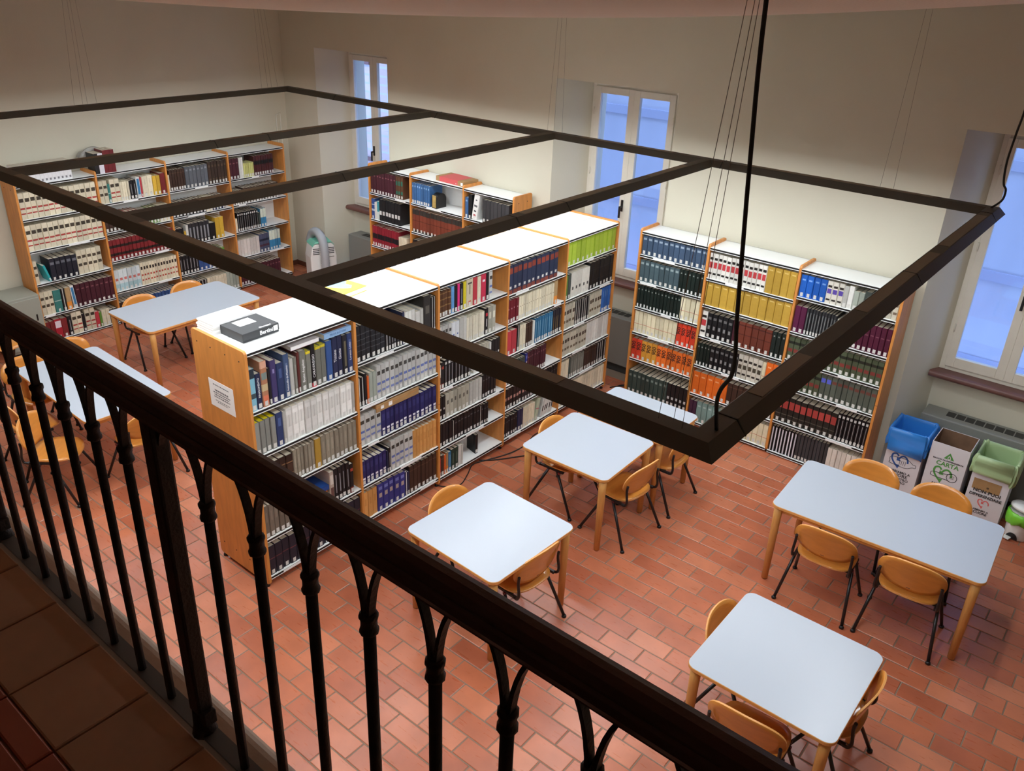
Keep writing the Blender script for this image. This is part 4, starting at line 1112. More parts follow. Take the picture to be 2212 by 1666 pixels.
# ================================================================== THINGS ON AND AROUND THE BOOKCASES
TOPZ = 2.035
def flat_book(name, x, y, z, w, l, h, rz, cover, page, label, cat='book', spine=None, spinecol=None, group=None):
    """book lying flat: l along local x (spine at y=0), w depth, h thick"""
    o = empty(name, (x, y, z), rz)
    q = MB(); e = 0.003
    q.box(0, l, 0.001, w, 0, e, cover); q.box(0, l, 0.001, w, h - e, h, cover); q.box(0, l, 0, e, 0, h, cover)
    q.obj('cover', M['book'], o)
    MB().box(0.003, l - 0.004, e, w - 0.004, e, h - e, page).obj('page_block', M['book'], o)
    if spine:
        tm = text('title', spine, h * 0.62, spinecol, o, basis((1, 0, 0), (0, 0, 1), (l / 2, -0.0006, h / 2)))
    tag(o, label, cat, group)
    return o
def onbook(x): return x
# books lying across the art books of the nearest bay (spines face +x: local x -> +y)
zt = 1.57 + 0.353
flat_book('book', -0.024, 0.40, zt + 0.0, 0.23, 0.26, 0.034, PI / 2, hx('b8b2b0'), hx('cfc8be'), 'white-spined book with maroon cover lying flat on upright art books', spine=None)
q = MB(); q.box(0.003, 0.257, -0.0012, 0.0, 0.003, 0.031); q.obj('spine_paper', M['paper'], bpy.data.objects['book.%03d' % 290] if False else [o for o in bpy.data.objects if o.get('label', '').startswith('white-spined book with maroon')][0])
q = MB(); q.box(-0.0005, 0.2605, -0.0006, 0.2, -0.0002, 0.003); q.obj('cover_edge', mat('maroon_edge', rgb(106, 36, 60), 0.5), [o for o in bpy.data.objects if o.get('label', '').startswith('white-spined book with maroon')][0])
pb = flat_book('book', -0.012, 0.70, zt + 0.0, 0.25, 0.265, 0.042, PI / 2, hx('8fb4dc'), PG, 'light-blue PROCACCINI book lying flat on upright art books', spine='PROCACCINI', spinecol=mat('title_blue', rgb(60, 96, 150), 0.6))
q = MB(); q.box(0.01, 0.24, 0.02, 0.22, 0.0421, 0.0426); q.obj('cover_picture', mat('cover_picture', rgb(120, 84, 66), 0.4, noise=(9, 0.7)), pb)
# pile lying on the fourth shelf of the nearest bay
zz = 0.4556; cols = [('d8ccb4', .030, .24, 'bottom cream'), ('d2c5a8', .026, .23, 'second cream'), ('cdbf98', .028, .235, 'third cream'), ('c8b68a', .026, .22, 'fourth cream'), ('d47a38', .028, .22, 'orange'), ('24488c', .042, .25, 'blue')]
for c_, h_, l_, nm in cols:
    flat_book('book', -0.02 - random.uniform(0, 0.012), 0.41 + (0.26 - l_) * 0.5, zz, 0.2, l_, h_, PI / 2 + random.uniform(-0.03, 0.03), hx(c_), PG, '%s book in the flat pile on fourth shelf, nearest bay' % nm, group='flat pile in the nearest bay')
    zz += h_ + 0.0008
# two dishes of papers lying in the third bay
flat_book('book', -0.02, 2.42, 1.0305, 0.22, 0.12, 0.03, PI / 2, hx('c8c6c0'), PG, 'white book lying flat on third shelf of third bay')
# book standing with its cover turned outward, third bay bottom shelf
o = tag(empty('book', (-0.05, 2.50, 0.1005), PI / 2 - 0.25), 'black book standing slantwise at end of row, bottom shelf, third bay', 'book')
c_, p_, l_ = book_geo('black', 0.035, 0.21, 0.15)
c_.obj('cover', M['book'], o); p_.obj('page_block', M['book'], o); l_.obj('spine_label', M['book'], o)
# cardboard archive box on the navy oval volumes, second bay third shelf
o = tag(empty('archive_box', (-0.012, 1.19, 0.85 + 0.2485), PI / 2), 'brown cardboard archive box lying on navy oval volumes', 'box')
M['kraft'] = mat('kraft_board', rgb(164, 128, 84), 0.7, noise=(10, 0.1))
MB().box(0, 0.50, 0.0, 0.20, 0.0, 0.07).obj('body', M['kraft'], o, bevel=0.006)
MB().box(0.05, 0.085, -0.001, 0.0, 0.022, 0.052).obj('paper_label', M['paper'], o)
MB().box(0.14, 0.18, -0.001, 0.0, 0.018, 0.055).obj('paper_label', M['paper'], o)
MB().box(-0.001, 0.501, -0.0012, 0.201, 0.044, 0.0465).obj('lid_line', M['wood'], o)
# black Bertini box on top of the nearest bay
o = tag(empty('archive_box', (-0.165, 0.11, TOPZ), PI / 2 + 0.02), 'flat black box lettered Bertini on top of the central bookcase', 'box')
M['boxblack'] = mat('black_board', rgb(46, 47, 50), 0.45)
MB().box(0, 0.31, 0, 0.265, 0, 0.068).obj('tray', M['boxblack'], o, bevel=0.003)
MB().box(-0.002, 0.312, -0.002, 0.267, 0.016, 0.070).obj('lid', M['boxblack'], o, bevel=0.003)
MB().box(0.075, 0.215, 0.13, 0.235, 0.070, 0.0706).obj('paper_label', M['paper'], o)
MB().box(0.262, 0.300, -0.0028, -0.0018, 0.018, 0.058).obj('paper_label', M['paper'], o)
text('title', 'Bertini', 0.042, M['whiteink'], o, basis((1, 0, 0), (0, 0, 1), (0.20, -0.0026, 0.036)), bold=0.0012)
text('title', 'Giuseppe', 0.026, M['whiteink'], o, basis((1, 0, 0), (0, 1, 0), (0.205, 0.020, 0.0706)), bold=0.0008)
# pile of white folders behind it
zz = TOPZ
for i in range(5):
    w_ = 0.25 + 0.012 * (i % 3); l_ = 0.33 + 0.012 * ((i * 2) % 3)
    o = tag(empty('document_folder', (-0.435 + 0.006 * (i % 2), 0.035 + 0.004 * i, zz), PI / 2 + (-0.02 + 0.012 * i)), '%s white document folder in the pile at near end of bookcase top' % (['lowest', 'second-lowest', 'middle', 'second-highest', 'topmost'][i]), 'folder', 'white folders on the bookcase top')
    MB().box(0, l_, 0, w_ * 0.78, 0, 0.016).obj('cover', M['paper'], o, bevel=0.003)
    MB().box(0.004, l_ - 0.004, 0.004, w_ * 0.78 - 0.002, 0.005, 0.011).obj('sheets', M['shelf'], o)
    zz += 0.0165
# yellow atlas on the second bay
o = tag(empty('atlas_book', (-0.33, 1.17, TOPZ), PI / 2 + 0.10), 'large yellow book with blue map lying on the central bookcase top', 'book')
M['yel'] = mat('yellow_cover', rgb(244, 214, 60), 0.4)
MB().box(0, 0.27, 0, 0.36, 0.0, 0.004).obj('back_cover', M['yel'], o)
MB().box(0, 0.27, 0, 0.36, 0.041, 0.045).obj('front_cover', M['yel'], o)
MB().box(0.003, 0.266, 0.003, 0.355, 0.004, 0.041).obj('page_block', M['paper'], o)
pts = [(0.05, 0.30), (0.04, 0.22), (0.075, 0.15), (0.10, 0.10), (0.15, 0.06), (0.20, 0.10), (0.19, 0.16), (0.24, 0.20), (0.22, 0.27), (0.16, 0.26), (0.12, 0.31)]
MB().prism(pts, 0.0451, 0.0456).obj('map_print', mat('map_blue', rgb(150, 205, 220), 0.45, noise=(30, 0.12)), o, fix=True)
# red-and-brown boxed set on the window-wall bookcase
o = tag(empty('archive_box', (-2.80, 4.80, 2.02), -0.06), 'flat red-and-tan box on top of the window-wall bookcase', 'box')
M['redboard'] = mat('red_board', rgb(200, 84, 86), 0.55)
MB().box(0, 0.50, 0, 0.27, 0, 0.062).obj('body', M['kraft'], o, bevel=0.003)
MB().box(0.07, 0.40, -0.001, 0.27, 0.004, 0.0632).obj('cover_band', M['redboard'], o)
MB().box(0.455, 0.49, -0.001, 0.0, 0.012, 0.05).obj('paper_label', M['paper'], o)
text('print', 'a', 0.03, M['whiteink'], o, basis((1, 0, 0), (0, 0, 1), (0.37, -0.0016, 0.026)))
# arched gold slipcase on the upper shelf of the same bookcase
o = tag(empty('slipcase', (-2.83, 4.755, 1.6605), 0), 'round-topped black slipcase with gold front, upper shelf, window-wall bookcase', 'slipcase')
prof = [(0.0, 0.0), (0.18, 0.0), (0.18, 0.11)] + [(0.09 + 0.09 * math.cos(k * PI / 12), 0.11 + 0.08 * math.sin(k * PI / 12)) for k in range(1, 12)] + [(0.0, 0.11)]
MB().prism(prof, 0, 0.085, axis='x').obj('case', M['black'], o, fix=True)
MB().box(0.012, 0.074, -0.003, 0.001, 0.012, 0.17).obj('gold_front', mat('gold_board', rgb(176, 150, 88), 0.45, noise=(20, 0.2)), o)
# white encyclopaedia volumes standing on the left-wall bookcase
q = MB(); q.box(0, 0.0455, 0, 0.17, 0, 0.225, hx('dedee0')); q.box(0.012, 0.034, -0.0006, 0, 0.02, 0.045, hx('7a7a80')); wv = q.mesh('volume', M['book'])
q = MB(); q.box(0.003, 0.0425, 0.004, 0.166, 0.2252, 0.226, PG); wp = q.mesh('page_block', M['book'])
for i in range(14):
    o = link('book', wv, None, (-5.888, 0.965 + 0.0468 * i, 2.0104), (0, 0, PI / 2)); link('page_block', wp, o)
    tag(o, '%s white numbered volume from left on top of left-wall bookcase' % ORD[i + 1], 'book', 'white volumes on the left-wall bookcase')
for i, (c_, t_, h_, lb) in enumerate((('1c1c20', .05, .25, 'black book on left-wall bookcase top beside white gap'), ('d6d2da', .06, .25, 'white book with pink-and-blue spine on left-wall bookcase top'), ('6a2226', .047, .28, 'left of three tall dark-red volumes on left-wall bookcase top'), ('6a2226', .047, .28, 'middle of three tall dark-red volumes on left-wall bookcase top'), ('6a2226', .047, .28, 'right of three tall dark-red volumes on left-wall bookcase top'))):
    y_ = 1.915 + [0, .052, .115, .164, .213][i]
    q = MB(); q.box(0, t_, 0, 0.2, 0, h_, hx(c_))
    if i == 1: q.box(0.006, t_ - 0.006, -0.0006, 0, 0.11, 0.2, hx('c8486a')); q.box(0.006, 0.025, -0.0009, 0, 0.14, 0.22, hx('3a50a0'))
    if i > 1: q.box(0.012, t_ - 0.012, -0.0006, 0, 0.19, 0.225, hx('e0dcd4'))
    o = q.obj('book', M['book'], None, (-5.888, y_, 2.0104), (0, 0, PI / 2)); MB().box(0.003, t_ - 0.003, 0.004, 0.196, h_ + 0.0001, h_ + 0.001, PG).obj('page_block', M['book'], o)
    tag(o, lb, 'book', 'books on top of the left-wall bookcase')
q = MB(); q.grid(lambda u, v: (0.11 * (u - 0.5), 0.34 * (v - 0.5), 0.03 + 0.10 * math.sin(PI * u) ** 0.5 * math.sin(PI * v) ** 0.5 + 0.015 * math.sin(9 * u + 5 * v)), 14, 10)
pl = q.obj('plastic_cover', mat('frosted_plastic', rgb(170, 168, 162), 0.3), None, (-6.16, 2.02, 2.16), (0, 0, 0))
pl.modifiers.new('s', 'SOLIDIFY').thickness = 0.003
tag(pl, 'crumpled translucent plastic cover behind books on left-wall bookcase', 'plastic cover')

# notice on the end panel of the central bookcase
o = tag(MB().box(-0.155, 0.155, -0.0012, 0.0, -0.115, 0.11).obj('paper_notice', M['paper'], None, (-0.345, -0.0006, 1.59)), 'white paper notice taped to the bookcase end panel', 'notice')
for k, (w_, z_, hgt) in enumerate(((0.20, 0.075, 0.008), (0.17, 0.03, 0.014), (0.21, 0.010, 0.010), (0.19, -0.008, 0.010), (0.20, -0.026, 0.010), (0.18, -0.055, 0.006), (0.13, -0.068, 0.006))):
    rng = random.Random(k); x = -w_ / 2
    q = MB()
    while x < w_ / 2:
        l_ = rng.uniform(0.008, 0.024); q.box(x, min(x + l_, w_ / 2), -0.0016, -0.0011, z_ - hgt / 2, z_ + hgt / 2); x += l_ + 0.005
    q.obj('print_line', mat('grey_print', rgb(110, 112, 116), 0.8) if k == 0 else bpy.data.materials['grey_print'], o)

# titles on the art books that can be read
def title(lb, s, frac, size, m, top=False):
    o = BOOKOBJ.get(lb)
    if o is None: print('NOTITLE', lb); return
    bb = o.data.vertices; t = max(v.co.x for v in bb); h = max(v.co.z for v in bb)
    text('title', s, min(size, t * 0.8), m, o, basis((0, 0, 1), (-1, 0, 0), (t / 2, -0.0008, h * frac)))
pre = 'nearest bay, central bookcase'
title('blue-grey book, first shelf, ' + pre, 'Antonello da Messina', .45, .024, M['whiteink'])
title('second dark navy book from left, first shelf, ' + pre, 'Tiziano', .55, .036, M['whiteink'])
title('third dark navy book from left, first shelf, ' + pre, 'Giotto', .55, .034, M['whiteink'])
title('first dark navy book from left, first shelf, ' + pre, 'RINASCIMENTO', .6, .022, M['whiteink'])
title('black red-footed art book, first shelf, ' + pre, 'CARAVAGGIO', .5, .030, M['whiteink'])
title('second grey art volume from left, first shelf, ' + pre, 'Beato Angelico', .5, .030, M['whiteink'])
title('plain black book, first shelf, ' + pre, 'BELLINI', .6, .020, M['whiteink'])
title('second navy book from left, first shelf, ' + pre, 'Lorenzo Lotto', .55, .026, M['whiteink'])
M['ink900'] = mat('dark_print', rgb(40, 20, 16), 0.7)
for lb, o in list(BOOKOBJ.items()):
    if 'marked 900' in lb:
        bb = o.data.vertices; t = max(v.co.x for v in bb); h = max(v.co.z for v in bb)
        text('number', '900', t * 1.05, M['ink900'], o, basis((0, 0, 1), (-1, 0, 0), (t / 2, -0.0008, h * 0.66)), bold=0.0012)
num = MB()
for (case, m_, s_, t, h, w, lb) in BOOKS:
    if s_ in ('r900', 'y900', 'o900') and lb not in BOOKOBJ:
        me = text_mesh('900', round(t * 1.05, 3), bold=0.0012)
        cm = Matrix.Translation(case.location) @ case.rotation_euler.to_matrix().to_4x4() @ m_ @ basis((0, 0, 1), (-1, 0, 0), (t / 2, -0.0008, h * 0.66))
        num.add([tuple(cm @ v.co) for v in me.vertices], [tuple(p.vertices) for p in me.polygons])
if num.v: tag(num.obj('spine_numbers', M['ink900'], SHB), kind='stuff')
# ================================================================== RECYCLING BINS
M['card'] = mat('white_card', rgb(216, 212, 214), 0.7)
M['bagblue'] = mat('blue_bag', rgb(52, 128, 208), 0.22, spec=0.6)
M['baggreen'] = mat('green_bag', rgb(164, 188, 140), 0.3, spec=0.5)
M['pblue'] = mat('print_blue', rgb(44, 84, 150), 0.7); M['pgreen'] = mat('print_green', rgb(84, 150, 72), 0.7); M['pred'] = mat('print_red', rgb(226, 110, 104), 0.7)
BZ, BD = 0.68, 0.335
def ribbon(pts, w, y=-0.0012, th=0.0006):
    q = MB(); pts = [Vector((p[0], 0, p[1])) for p in curve_pts([(a, b_, 0) for a, b_ in pts], 5)] if False else [Vector((p.x, 0, p.y)) for p in curve_pts([(a, b_, 0) for a, b_ in pts], 5)]
    L, R = [], []
    for i, p in enumerate(pts):
        t = (pts[min(i + 1, len(pts) - 1)] - pts[max(i - 1, 0)]).normalized()
        n_ = Vector((-t.z, 0, t.x)) * (w / 2)
        L.append(p + n_); R.append(p - n_)
    for i in range(len(pts) - 1):
        q.quad((R[i].x, y, R[i].z), (R[i + 1].x, y, R[i + 1].z), (L[i + 1].x, y, L[i + 1].z), (L[i].x, y, L[i].z))
        q.quad((R[i].x, y - th, R[i].z), (R[i + 1].x, y - th, R[i + 1].z), (L[i + 1].x, y - th, L[i + 1].z), (L[i].x, y - th, L[i].z))
    return q
def poly(pts, y=-0.0015):
    q = MB(); q.add([(a, y, b_) for a, b_ in pts], [tuple(range(len(pts)))]); return q
def heart_arrow(cx, cz, s, m, parent, nm='heart_arrow'):
    P = lambda l: [(cx + a * s, cz + b_ * s) for a, b_ in l]
    ribbon(P([(-0.1, .35), (-.28, .52), (-.52, .42), (-.56, .12), (-.40, -.2), (-.1, -.5)]), 0.13 * s).obj(nm, m, parent)
    poly(P([(-.28, -.40), (.10, -.34), (.0, -.72)])).obj(nm, m, parent)
    ribbon(P([(.62, -.05), (.56, .25), (.34, .45), (.12, .40), (-.05, .15)]), 0.13 * s).obj(nm, m, parent)
    poly(P([(-.2, .3), (-.2, -.05), (.14, -.02)])).obj(nm, m, parent)
def bag(w, d, hang, m, parent, seed, sag=0.02):
    rng = random.Random(seed); n = 64
    ph = [rng.uniform(0, 6.28) for _ in range(8)]
    per = rrect(-0.004, w + 0.004, -0.004, d + 0.004, 0.03, n // 4 - 1)
    rows_ = []
    cx, cy = w / 2, d / 2
    spec_ = [(-0.036, -0.30), (-0.026, -0.12), (-0.019, -0.03), (-0.012, 0.002), (0.002, 0.014), (0.016, 0.006), (0.022, -0.03)] + [(0.024 + 0.008 * (k / 5), -0.03 - hang * (k / 5)) for k in range(1, 6)]
    for ri, (off, dz) in enumerate(spec_):
        ring = []
        for k, (x, y) in enumerate(per):
            a = 2 * PI * k / len(per)
            nx, ny = (x - cx) / (w / 2), (y - cy) / (d / 2); l_ = math.hypot(nx, ny); nx /= l_; ny /= l_
            wr = 0.007 * math.sin(7 * a + ph[0]) + 0.006 * math.sin(13 * a + ph[1] + ri * 1.1) + 0.005 * math.sin(23 * a + ph[2] - ri * 1.4)
            o_ = off + (wr * min(1, abs(ri - 3) / 3) if ri > 3 else wr * 0.25 * (3 - ri) / 3)
            z = dz
            if ri >= 7:
                f_ = (ri - 6) / 5
                z = dz + f_ * hang * (0.22 * math.sin(2 * a + ph[3]) + 0.12 * math.sin(5 * a + ph[4]))
                if ri == len(spec_) - 1: o_ -= 0.012
            if ri in (3, 4, 5): z += 0.008 * math.sin(3 * a + ph[5]) + 0.005 * math.sin(9 * a + ph[6])
            ring.append((x + nx * o_, y + ny * o_, BZ + z))
        rows_.append(ring)
    q = MB(); L_n = len(per); v = [p for r in rows_ for p in r]
    f = [(i * L_n + k, i * L_n + (k + 1) % L_n, (i + 1) * L_n + (k + 1) % L_n, (i + 1) * L_n + k) for i in range(len(rows_) - 1) for k in range(L_n)]
    f.append(tuple(range(L_n - 1, -1, -1)))
    q.add(v, f, smooth=True)
    return q.obj('bin_bag', m, parent, fix=True)
def card_bin(x, w, label, BZ=BZ - 0.012):
    o = tag(empty('recycling_bin', (x, 4.835, 0)), label, 'bin', 'cardboard recycling bins')
    q = MB(); t = 0.005
    q.box(0, w, 0, t, 0, BZ); q.box(0, w, BD - t, BD, 0, BZ); q.box(0, t, t, BD - t, 0, BZ); q.box(w - t, w, t, BD - t, 0, BZ); q.box(t, w - t, t, BD - t, 0, 0.006)
    q.obj('carton', M['card'], o)
    return o
def ftxt(parent, s, size, x, z, m, bold=0.001):
    text('lettering', s, size, m, parent, basis((1, 0, 0), (0, 0, 1), (x, -0.0014, z)), bold=bold)
b1 = card_bin(3.165, 0.32, 'white carton recycling bin with blue plastic bag')
bag(0.32, BD, 0.17, M['bagblue'], b1, 3)
ftxt(b1, 'PLASTICA', 0.055, 0.16, 0.462, M['pblue'], 0.001)
heart_arrow(0.135, 0.365, 0.125, M['pblue'], b1)
ribbon([(0.055, 0.335), (0.06, 0.385), (0.20, 0.40), (0.258, 0.368), (0.285, 0.366), (0.285, 0.338), (0.258, 0.335), (0.20, 0.305), (0.06, 0.315), (0.055, 0.335)], 0.0045).obj('bottle_drawing', M['ink'], b1)
for k in range(4): poly([(0.14 + 0.017 * k, 0.325), (0.144 + 0.017 * k, 0.325), (0.144 + 0.017 * k, 0.372), (0.14 + 0.017 * k, 0.372)]).obj('bottle_drawing', M['ink'], b1)
for s_, z_, sz in (('ABBIAMO A', 0.245, 0.036), ('CUORE', 0.21, 0.046), ('IL NOSTRO', 0.172, 0.036), ('FUTURO', 0.138, 0.036)): ftxt(b1, s_, sz, 0.165, z_, M['ink'], 0.0008)
b2 = card_bin(3.53, 0.325, 'white carton paper recycling bin lettered CARTA, without coloured bag', BZ)
q = MB(); q.box(0.006, 0.319, 0.006, 0.0075, 0.25, BZ - 0.002); q.box(0.006, 0.319, BD - 0.0075, BD - 0.006, 0.25, BZ - 0.002); q.box(0.006, 0.0075, 0.0075, BD - 0.0075, 0.25, BZ - 0.002); q.box(0.3175, 0.319, 0.0075, BD - 0.0075, 0.25, BZ - 0.002)
q.obj('paper_liner', mat('kraft_liner', rgb(122, 92, 70), 0.8, noise=(9, 0.2)), b2)
q = MB(); q.grid(lambda u, v: (0.012 + 0.31 * u, 0.012 + 0.31 * v, 0.50 + 0.02 * math.sin(9 * u + 4 * v) + 0.015 * math.sin(13 * v - 5 * u)), 14, 14); q.obj('waste_paper', bpy.data.materials['kraft_liner'], b2)
q = MB(); q.add([(0.17 + 0.052 * math.cos(a), -0.0014, 0.565 + 0.045 * math.sin(a)) for a in (PI / 2, PI * 7 / 6, PI * 11 / 6)], [(0, 1, 2)]); q.obj('triangle_mark', M['pgreen'], b2)
ribbon([(0.158, 0.553), (0.17, 0.578), (0.183, 0.553), (0.17, 0.547), (0.158, 0.553)], 0.006, -0.0022).obj('triangle_mark', M['card'], b2)
ftxt(b2, 'RACCOLTA DIFFERENZIATA', 0.0205, 0.17, 0.522, M['ink'], 0.0005); ftxt(b2, 'CARTA', 0.060, 0.172, 0.482, M['pgreen'], 0.0014)
heart_arrow(0.15, 0.375, 0.13, M['pgreen'], b2)
ribbon([(0.055, 0.355), (0.07, 0.378), (0.18, 0.39), (0.235, 0.412)], 0.005).obj('newspaper_drawing', M['ink'], b2); ribbon([(0.055, 0.355), (0.07, 0.335), (0.18, 0.335), (0.235, 0.325)], 0.005).obj('newspaper_drawing', M['ink'], b2)
ribbon([(0.235 + 0.044 * math.cos(a * PI / 6), 0.369 + 0.044 * math.sin(a * PI / 6)) for a in range(13)], 0.005).obj('newspaper_drawing', M['ink'], b2)
for k in range(3): ribbon([(0.215, 0.36 + 0.013 * k), (0.235, 0.362 + 0.013 * k), (0.255, 0.36 + 0.013 * k)], 0.003).obj('newspaper_drawing', M['ink'], b2)
ftxt(b2, 'ABBIAMO A', 0.034, 0.17, 0.26, M['ink'], 0.0012); ftxt(b2, 'CUORE', 0.042, 0.17, 0.222, M['ink'], 0.0012)
b3 = card_bin(3.91, 0.315, 'white carton bin with pale-green bag, lettered NON PUOI DIFFERENZIARE')
bag(0.315, BD, 0.15, M['baggreen'], b3, 11)
MB().box(0.03, 0.255, -0.003, -0.0004, 0.352, 0.46).obj('brown_patch', M['kraft'], b3)
ftxt(b3, 'SE', 0.022, 0.155, 0.392, M['ink'], 0.0005); ftxt(b3, 'NON PUOI', 0.046, 0.16, 0.345, M['ink'], 0.0011); ftxt(b3, 'DIFFERENZIARE', 0.038, 0.158, 0.298, M['ink'], 0.0010)
for c_ in b3.children:
    if c_.name.startswith('lettering'): c_.location.y -= 0.0022
heart_arrow(0.155, 0.225, 0.075, M['pred'], b3)
ftxt(b3, 'ABBIAMO A', 0.024, 0.155, 0.150, M['ink'], 0.0006); ftxt(b3, 'CUORE', 0.034, 0.155, 0.122, M['ink'], 0.0008)

# small pedal bin
o = tag(empty('pedal_bin', (4.39, 4.90, 0)), 'small white pedal bin with bright green bag at right edge', 'bin')
M['wplast'] = mat('white_plastic', rgb(226, 226, 222), 0.4); M['bagbright'] = mat('bright_green_bag', rgb(122, 206, 60), 0.3)
MB().tube([(0, 0, 0.0), (0, 0, 0.012), (0, 0, 0.14), (0, 0, 0.25)], [0.10, 0.104, 0.112, 0.122], 28).obj('body', M['wplast'], o)
q = MB(); n_ = 36; rr_ = [(0.123, 0.15), (0.132, 0.17), (0.134, 0.22), (0.130, 0.262), (0.118, 0.266), (0.110, 0.22)]
v = []; 
for i, (r_, z_) in enumerate(rr_):
    for k in range(n_):
        a = 2 * PI * k / n_; w_ = 0.005 * math.sin(9 * a + i) + 0.004 * math.sin(17 * a)
        v.append(((r_ + w_) * math.cos(a), (r_ + w_) * math.sin(a), z_ + (0.018 * math.sin(3 * a) + 0.01 * math.sin(7 * a) if i == 0 else 0)))
q.add(v, [(i * n_ + k, i * n_ + (k + 1) % n_, (i + 1) * n_ + (k + 1) % n_, (i + 1) * n_ + k) for i in range(len(rr_) - 1) for k in range(n_)], smooth=True)
q.obj('bin_bag', M['bagbright'], o, fix=True)
lid = MB(); lid.tube([(0, 0, 0), (0, 0, 0.02), (0, 0, 0.04), (0, 0, 0.05)], [0.125, 0.125, 0.105, 0.05], 28)
lid.obj('lid', M['wplast'], o, (0.0, 0.015, 0.272), (-0.18, 0.12, 0))
q = MB(); q.prism([(0.05 * math.cos(a), 0.012 + 0.055 * math.sin(a)) for a in [k * PI / 12 for k in range(13)]], -0.0035, 0.0035, axis='y')
q.obj('pedal_opening', M['black'], o, (-0.03, -0.1045, 0.0), (0, 0, -0.28), fix=True)
MB().box(-0.03, 0.03, -0.155, -0.09, 0.012, 0.024).obj('pedal', M['wplast'], o, (-0.03, -0.0, 0.0), (0, 0, -0.28), bevel=0.004)

# ================================================================== CONVECTORS UNDER THE WINDOWS
def convector(x0, x1, label):
    o = tag(empty('convector', ((x0 + x1) / 2, 5.27, 0)), label, 'radiator', 'grey convectors under the windows')
    w = (x1 - x0) / 2
    MB().box(-w, w, 0, 0.26, 0.10, 0.72).obj('casing', M['grey'], o, bevel=0.012)
    MB().box(-w + 0.03, w - 0.03, 0.03, 0.25, 0.0, 0.10).obj('plinth', M['greydark'], o)
    n_ = int((2 * w - 0.4) / 0.085)
    for k in range(n_):
        x = -w + 0.2 + 0.085 * k
        g = MB().box(x, x + 0.075, 0.09, 0.20, 0.7185, 0.7215).obj('grille', M['greydark'], o)
    MB().box(w - 0.13, w - 0.05, 0.09, 0.2, 0.7195, 0.7225).obj('control_flap', M['grey'], o)
    return o
convector(-5.14, -4.24, 'grey convector under left window beside the air conditioner')
convector(-0.98, 0.10, 'grey convector under middle window behind the central bookcase end')
convector(3.30, 4.42, 'grey convector under right window behind the recycling bins')

# ================================================================== PORTABLE AIR CONDITIONER
o = tag(empty('air_conditioner', (-5.29, 4.84, 0), -0.38), 'white portable air conditioner with grey exhaust hose in the corner', 'air conditioner')
M['teal'] = mat('teal_plastic', rgb(120, 196, 172), 0.4); M['hose'] = mat('grey_hose', rgb(168, 172, 176), 0.5)
prof = [(-0.20, 0.02), (0.20, 0.02), (0.205, 0.45), (0.17, 0.62), (0.13, 0.665), (-0.13, 0.665), (-0.17, 0.62), (-0.205, 0.45)]
MB().prism(prof, -0.15, 0.15, axis='x').obj('body', M['wplast'], o, bevel=0.02, fix=True)
prof = [(-0.168, 0.625), (-0.128, 0.668), (0.128, 0.668), (0.168, 0.625), (0.172, 0.63), (0.12, 0.695), (-0.12, 0.695), (-0.172, 0.63)]
MB().prism(prof, -0.152, 0.156, axis='x').obj('top_cover', M['teal'], o, bevel=0.006, fix=True)
for s in (-1, 1):
    for k in range(4): MB().box(0.150, 0.1525, s * 0.115 - 0.05, s * 0.115 + 0.05, 0.50 + 0.027 * k, 0.512 + 0.027 * k).obj('vent_slot', M['ink'], o)
MB().box(0.15, 0.1525, 0.06, 0.16, 0.44, 0.452).obj('badge', M['grey'], o)
for sx in (-1, 1):
    for sy in (-1, 1): MB().tube([(0.11 * sx, 0.16 * sy - 0.01, 0.016), (0.11 * sx, 0.16 * sy + 0.01, 0.016)], 0.016, 10).obj('castor', M['black'], o)
pts = curve_pts([(0.19, 0.0, 0.12), (0.215, 0.0, 0.35), (0.21, -0.005, 0.60), (0.14, -0.02, 0.76), (0.0, -0.05, 0.81), (-0.12, -0.08, 0.76), (-0.20, -0.10, 0.62)], 12)
MB().tube(pts, [0.062 + (0.004 if i % 2 else -0.002) for i in range(len(pts))], 18).obj('exhaust_hose', M['hose'], o)
MB().tube([(0.14, 0, 0.12), (0.20, 0, 0.12)], 0.075, 20).obj('hose_collar', M['wplast'], o)
# small hand lamp lying on the convector
o = tag(empty('hose_adapter', (-4.62, 5.36, 0.7235), 0.3), 'grey plastic hose nozzle lying on the left convector', 'nozzle')
MB().tube([(0, 0, 0.035), (0.10, 0, 0.035), (0.14, 0, 0.035), (0.22, 0, 0.035)], [0.022, 0.024, 0.034, 0.034], 14).obj('nozzle_body', M['hose'], o)

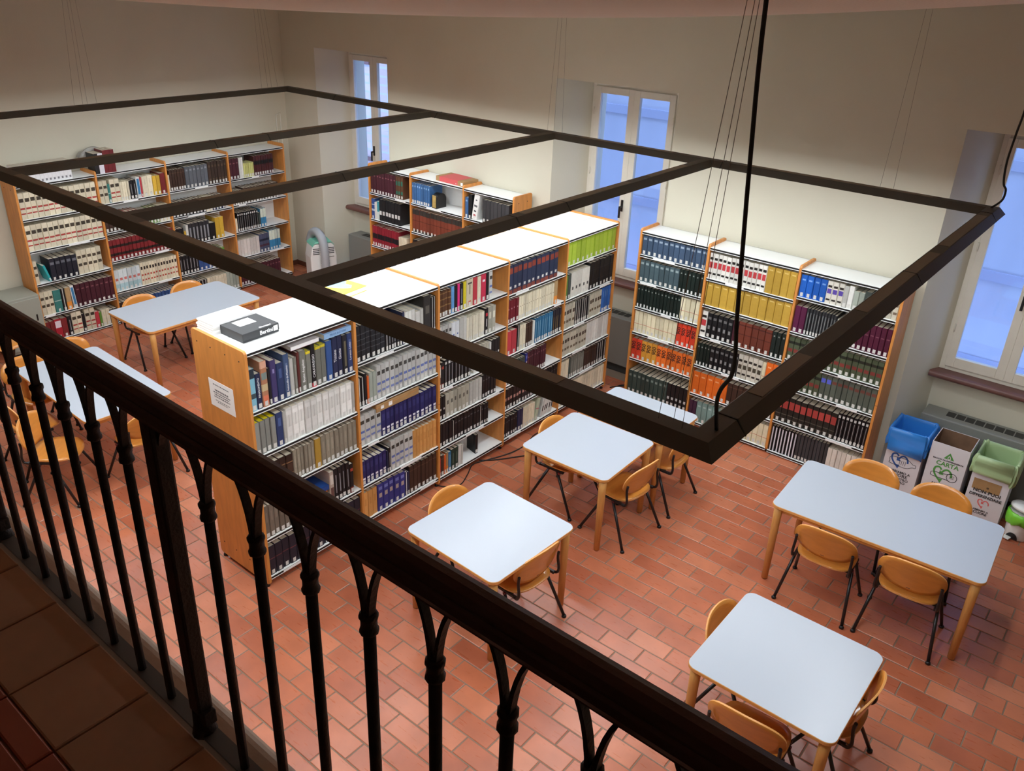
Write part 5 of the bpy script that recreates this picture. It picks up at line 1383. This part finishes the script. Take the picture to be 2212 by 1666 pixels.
# ================================================================== CABINET, CONDUIT, CABLES
o = tag(empty('metal_cabinet', (-5.99, 0.66, 0)), 'low grey metal cabinet beside the left-wall bookcase', 'cabinet')
MB().box(-0.23, 0.22, -0.24, 0.24, 0.03, 0.72).obj('body', M['cabinet'], o, bevel=0.006)
d_ = MB().box(0.22, 0.228, -0.225, 0.225, 0.06, 0.69).obj('door', M['cabinet'], o, bevel=0.004)
MB().box(0.228, 0.236, 0.16, 0.175, 0.40, 0.48).obj('handle', M['blacksteel'], d_)
MB().box(-0.21, 0.20, -0.22, 0.22, 0.0, 0.03).obj('plinth', M['greydark'], o)
M['pvc'] = mat('white_conduit', rgb(224, 220, 206), 0.5)
o = tag(empty('cable_conduit', (XL, 4.98, 0)), 'thin white conduit looping up the left wall near the corner', 'conduit')
MB().tube(curve_pts([(0.012, -0.055, 1.9), (0.012, -0.055, 2.35), (0.012, -0.05, 2.40), (0.012, 0.0, 2.41), (0.012, 0.015, 2.39), (0.012, 0.02, 2.2), (0.012, 0.02, 0.08)], 5), 0.009, 8).obj('pipe', M['pvc'], o)
for z in (0.5, 1.2, 1.9): MB().box(0.0, 0.022, 0.006, 0.034, z, z + 0.015).obj('clip', M['pvc'], o)
def cord(pts, label):
    o = MB().tube(curve_pts([(x, y, 0.007) for x, y in pts], 6), 0.006, 6).obj('power_cord', M['cable'])
    tag(o, label, 'cord', 'black cords on the floor'); return o
cord([(-0.05, 1.93), (0.06, 1.99), (0.12, 2.10), (0.05, 2.28), (-0.03, 2.45), (0.02, 2.62), (0.10, 2.85), (0.12, 3.10), (0.06, 3.35), (0.10, 3.60), (0.13, 3.95), (0.05, 4.3), (0.08, 4.6)], 'long black cord snaking along the foot of the central bookcase')
cord([(-0.04, 2.55), (0.07, 2.66), (0.20, 2.86), (0.30, 3.05), (0.33, 3.4), (0.25, 3.7)], 'short black cord running from bookcase foot under the table')
cord([(0.03, 4.85), (0.12, 4.98), (0.22, 5.02), (0.26, 4.92), (0.20, 4.82), (0.10, 4.85), (0.09, 4.98), (0.2, 5.08), (0.28, 5.06)], 'looped black cord on floor between central and right bookcases')
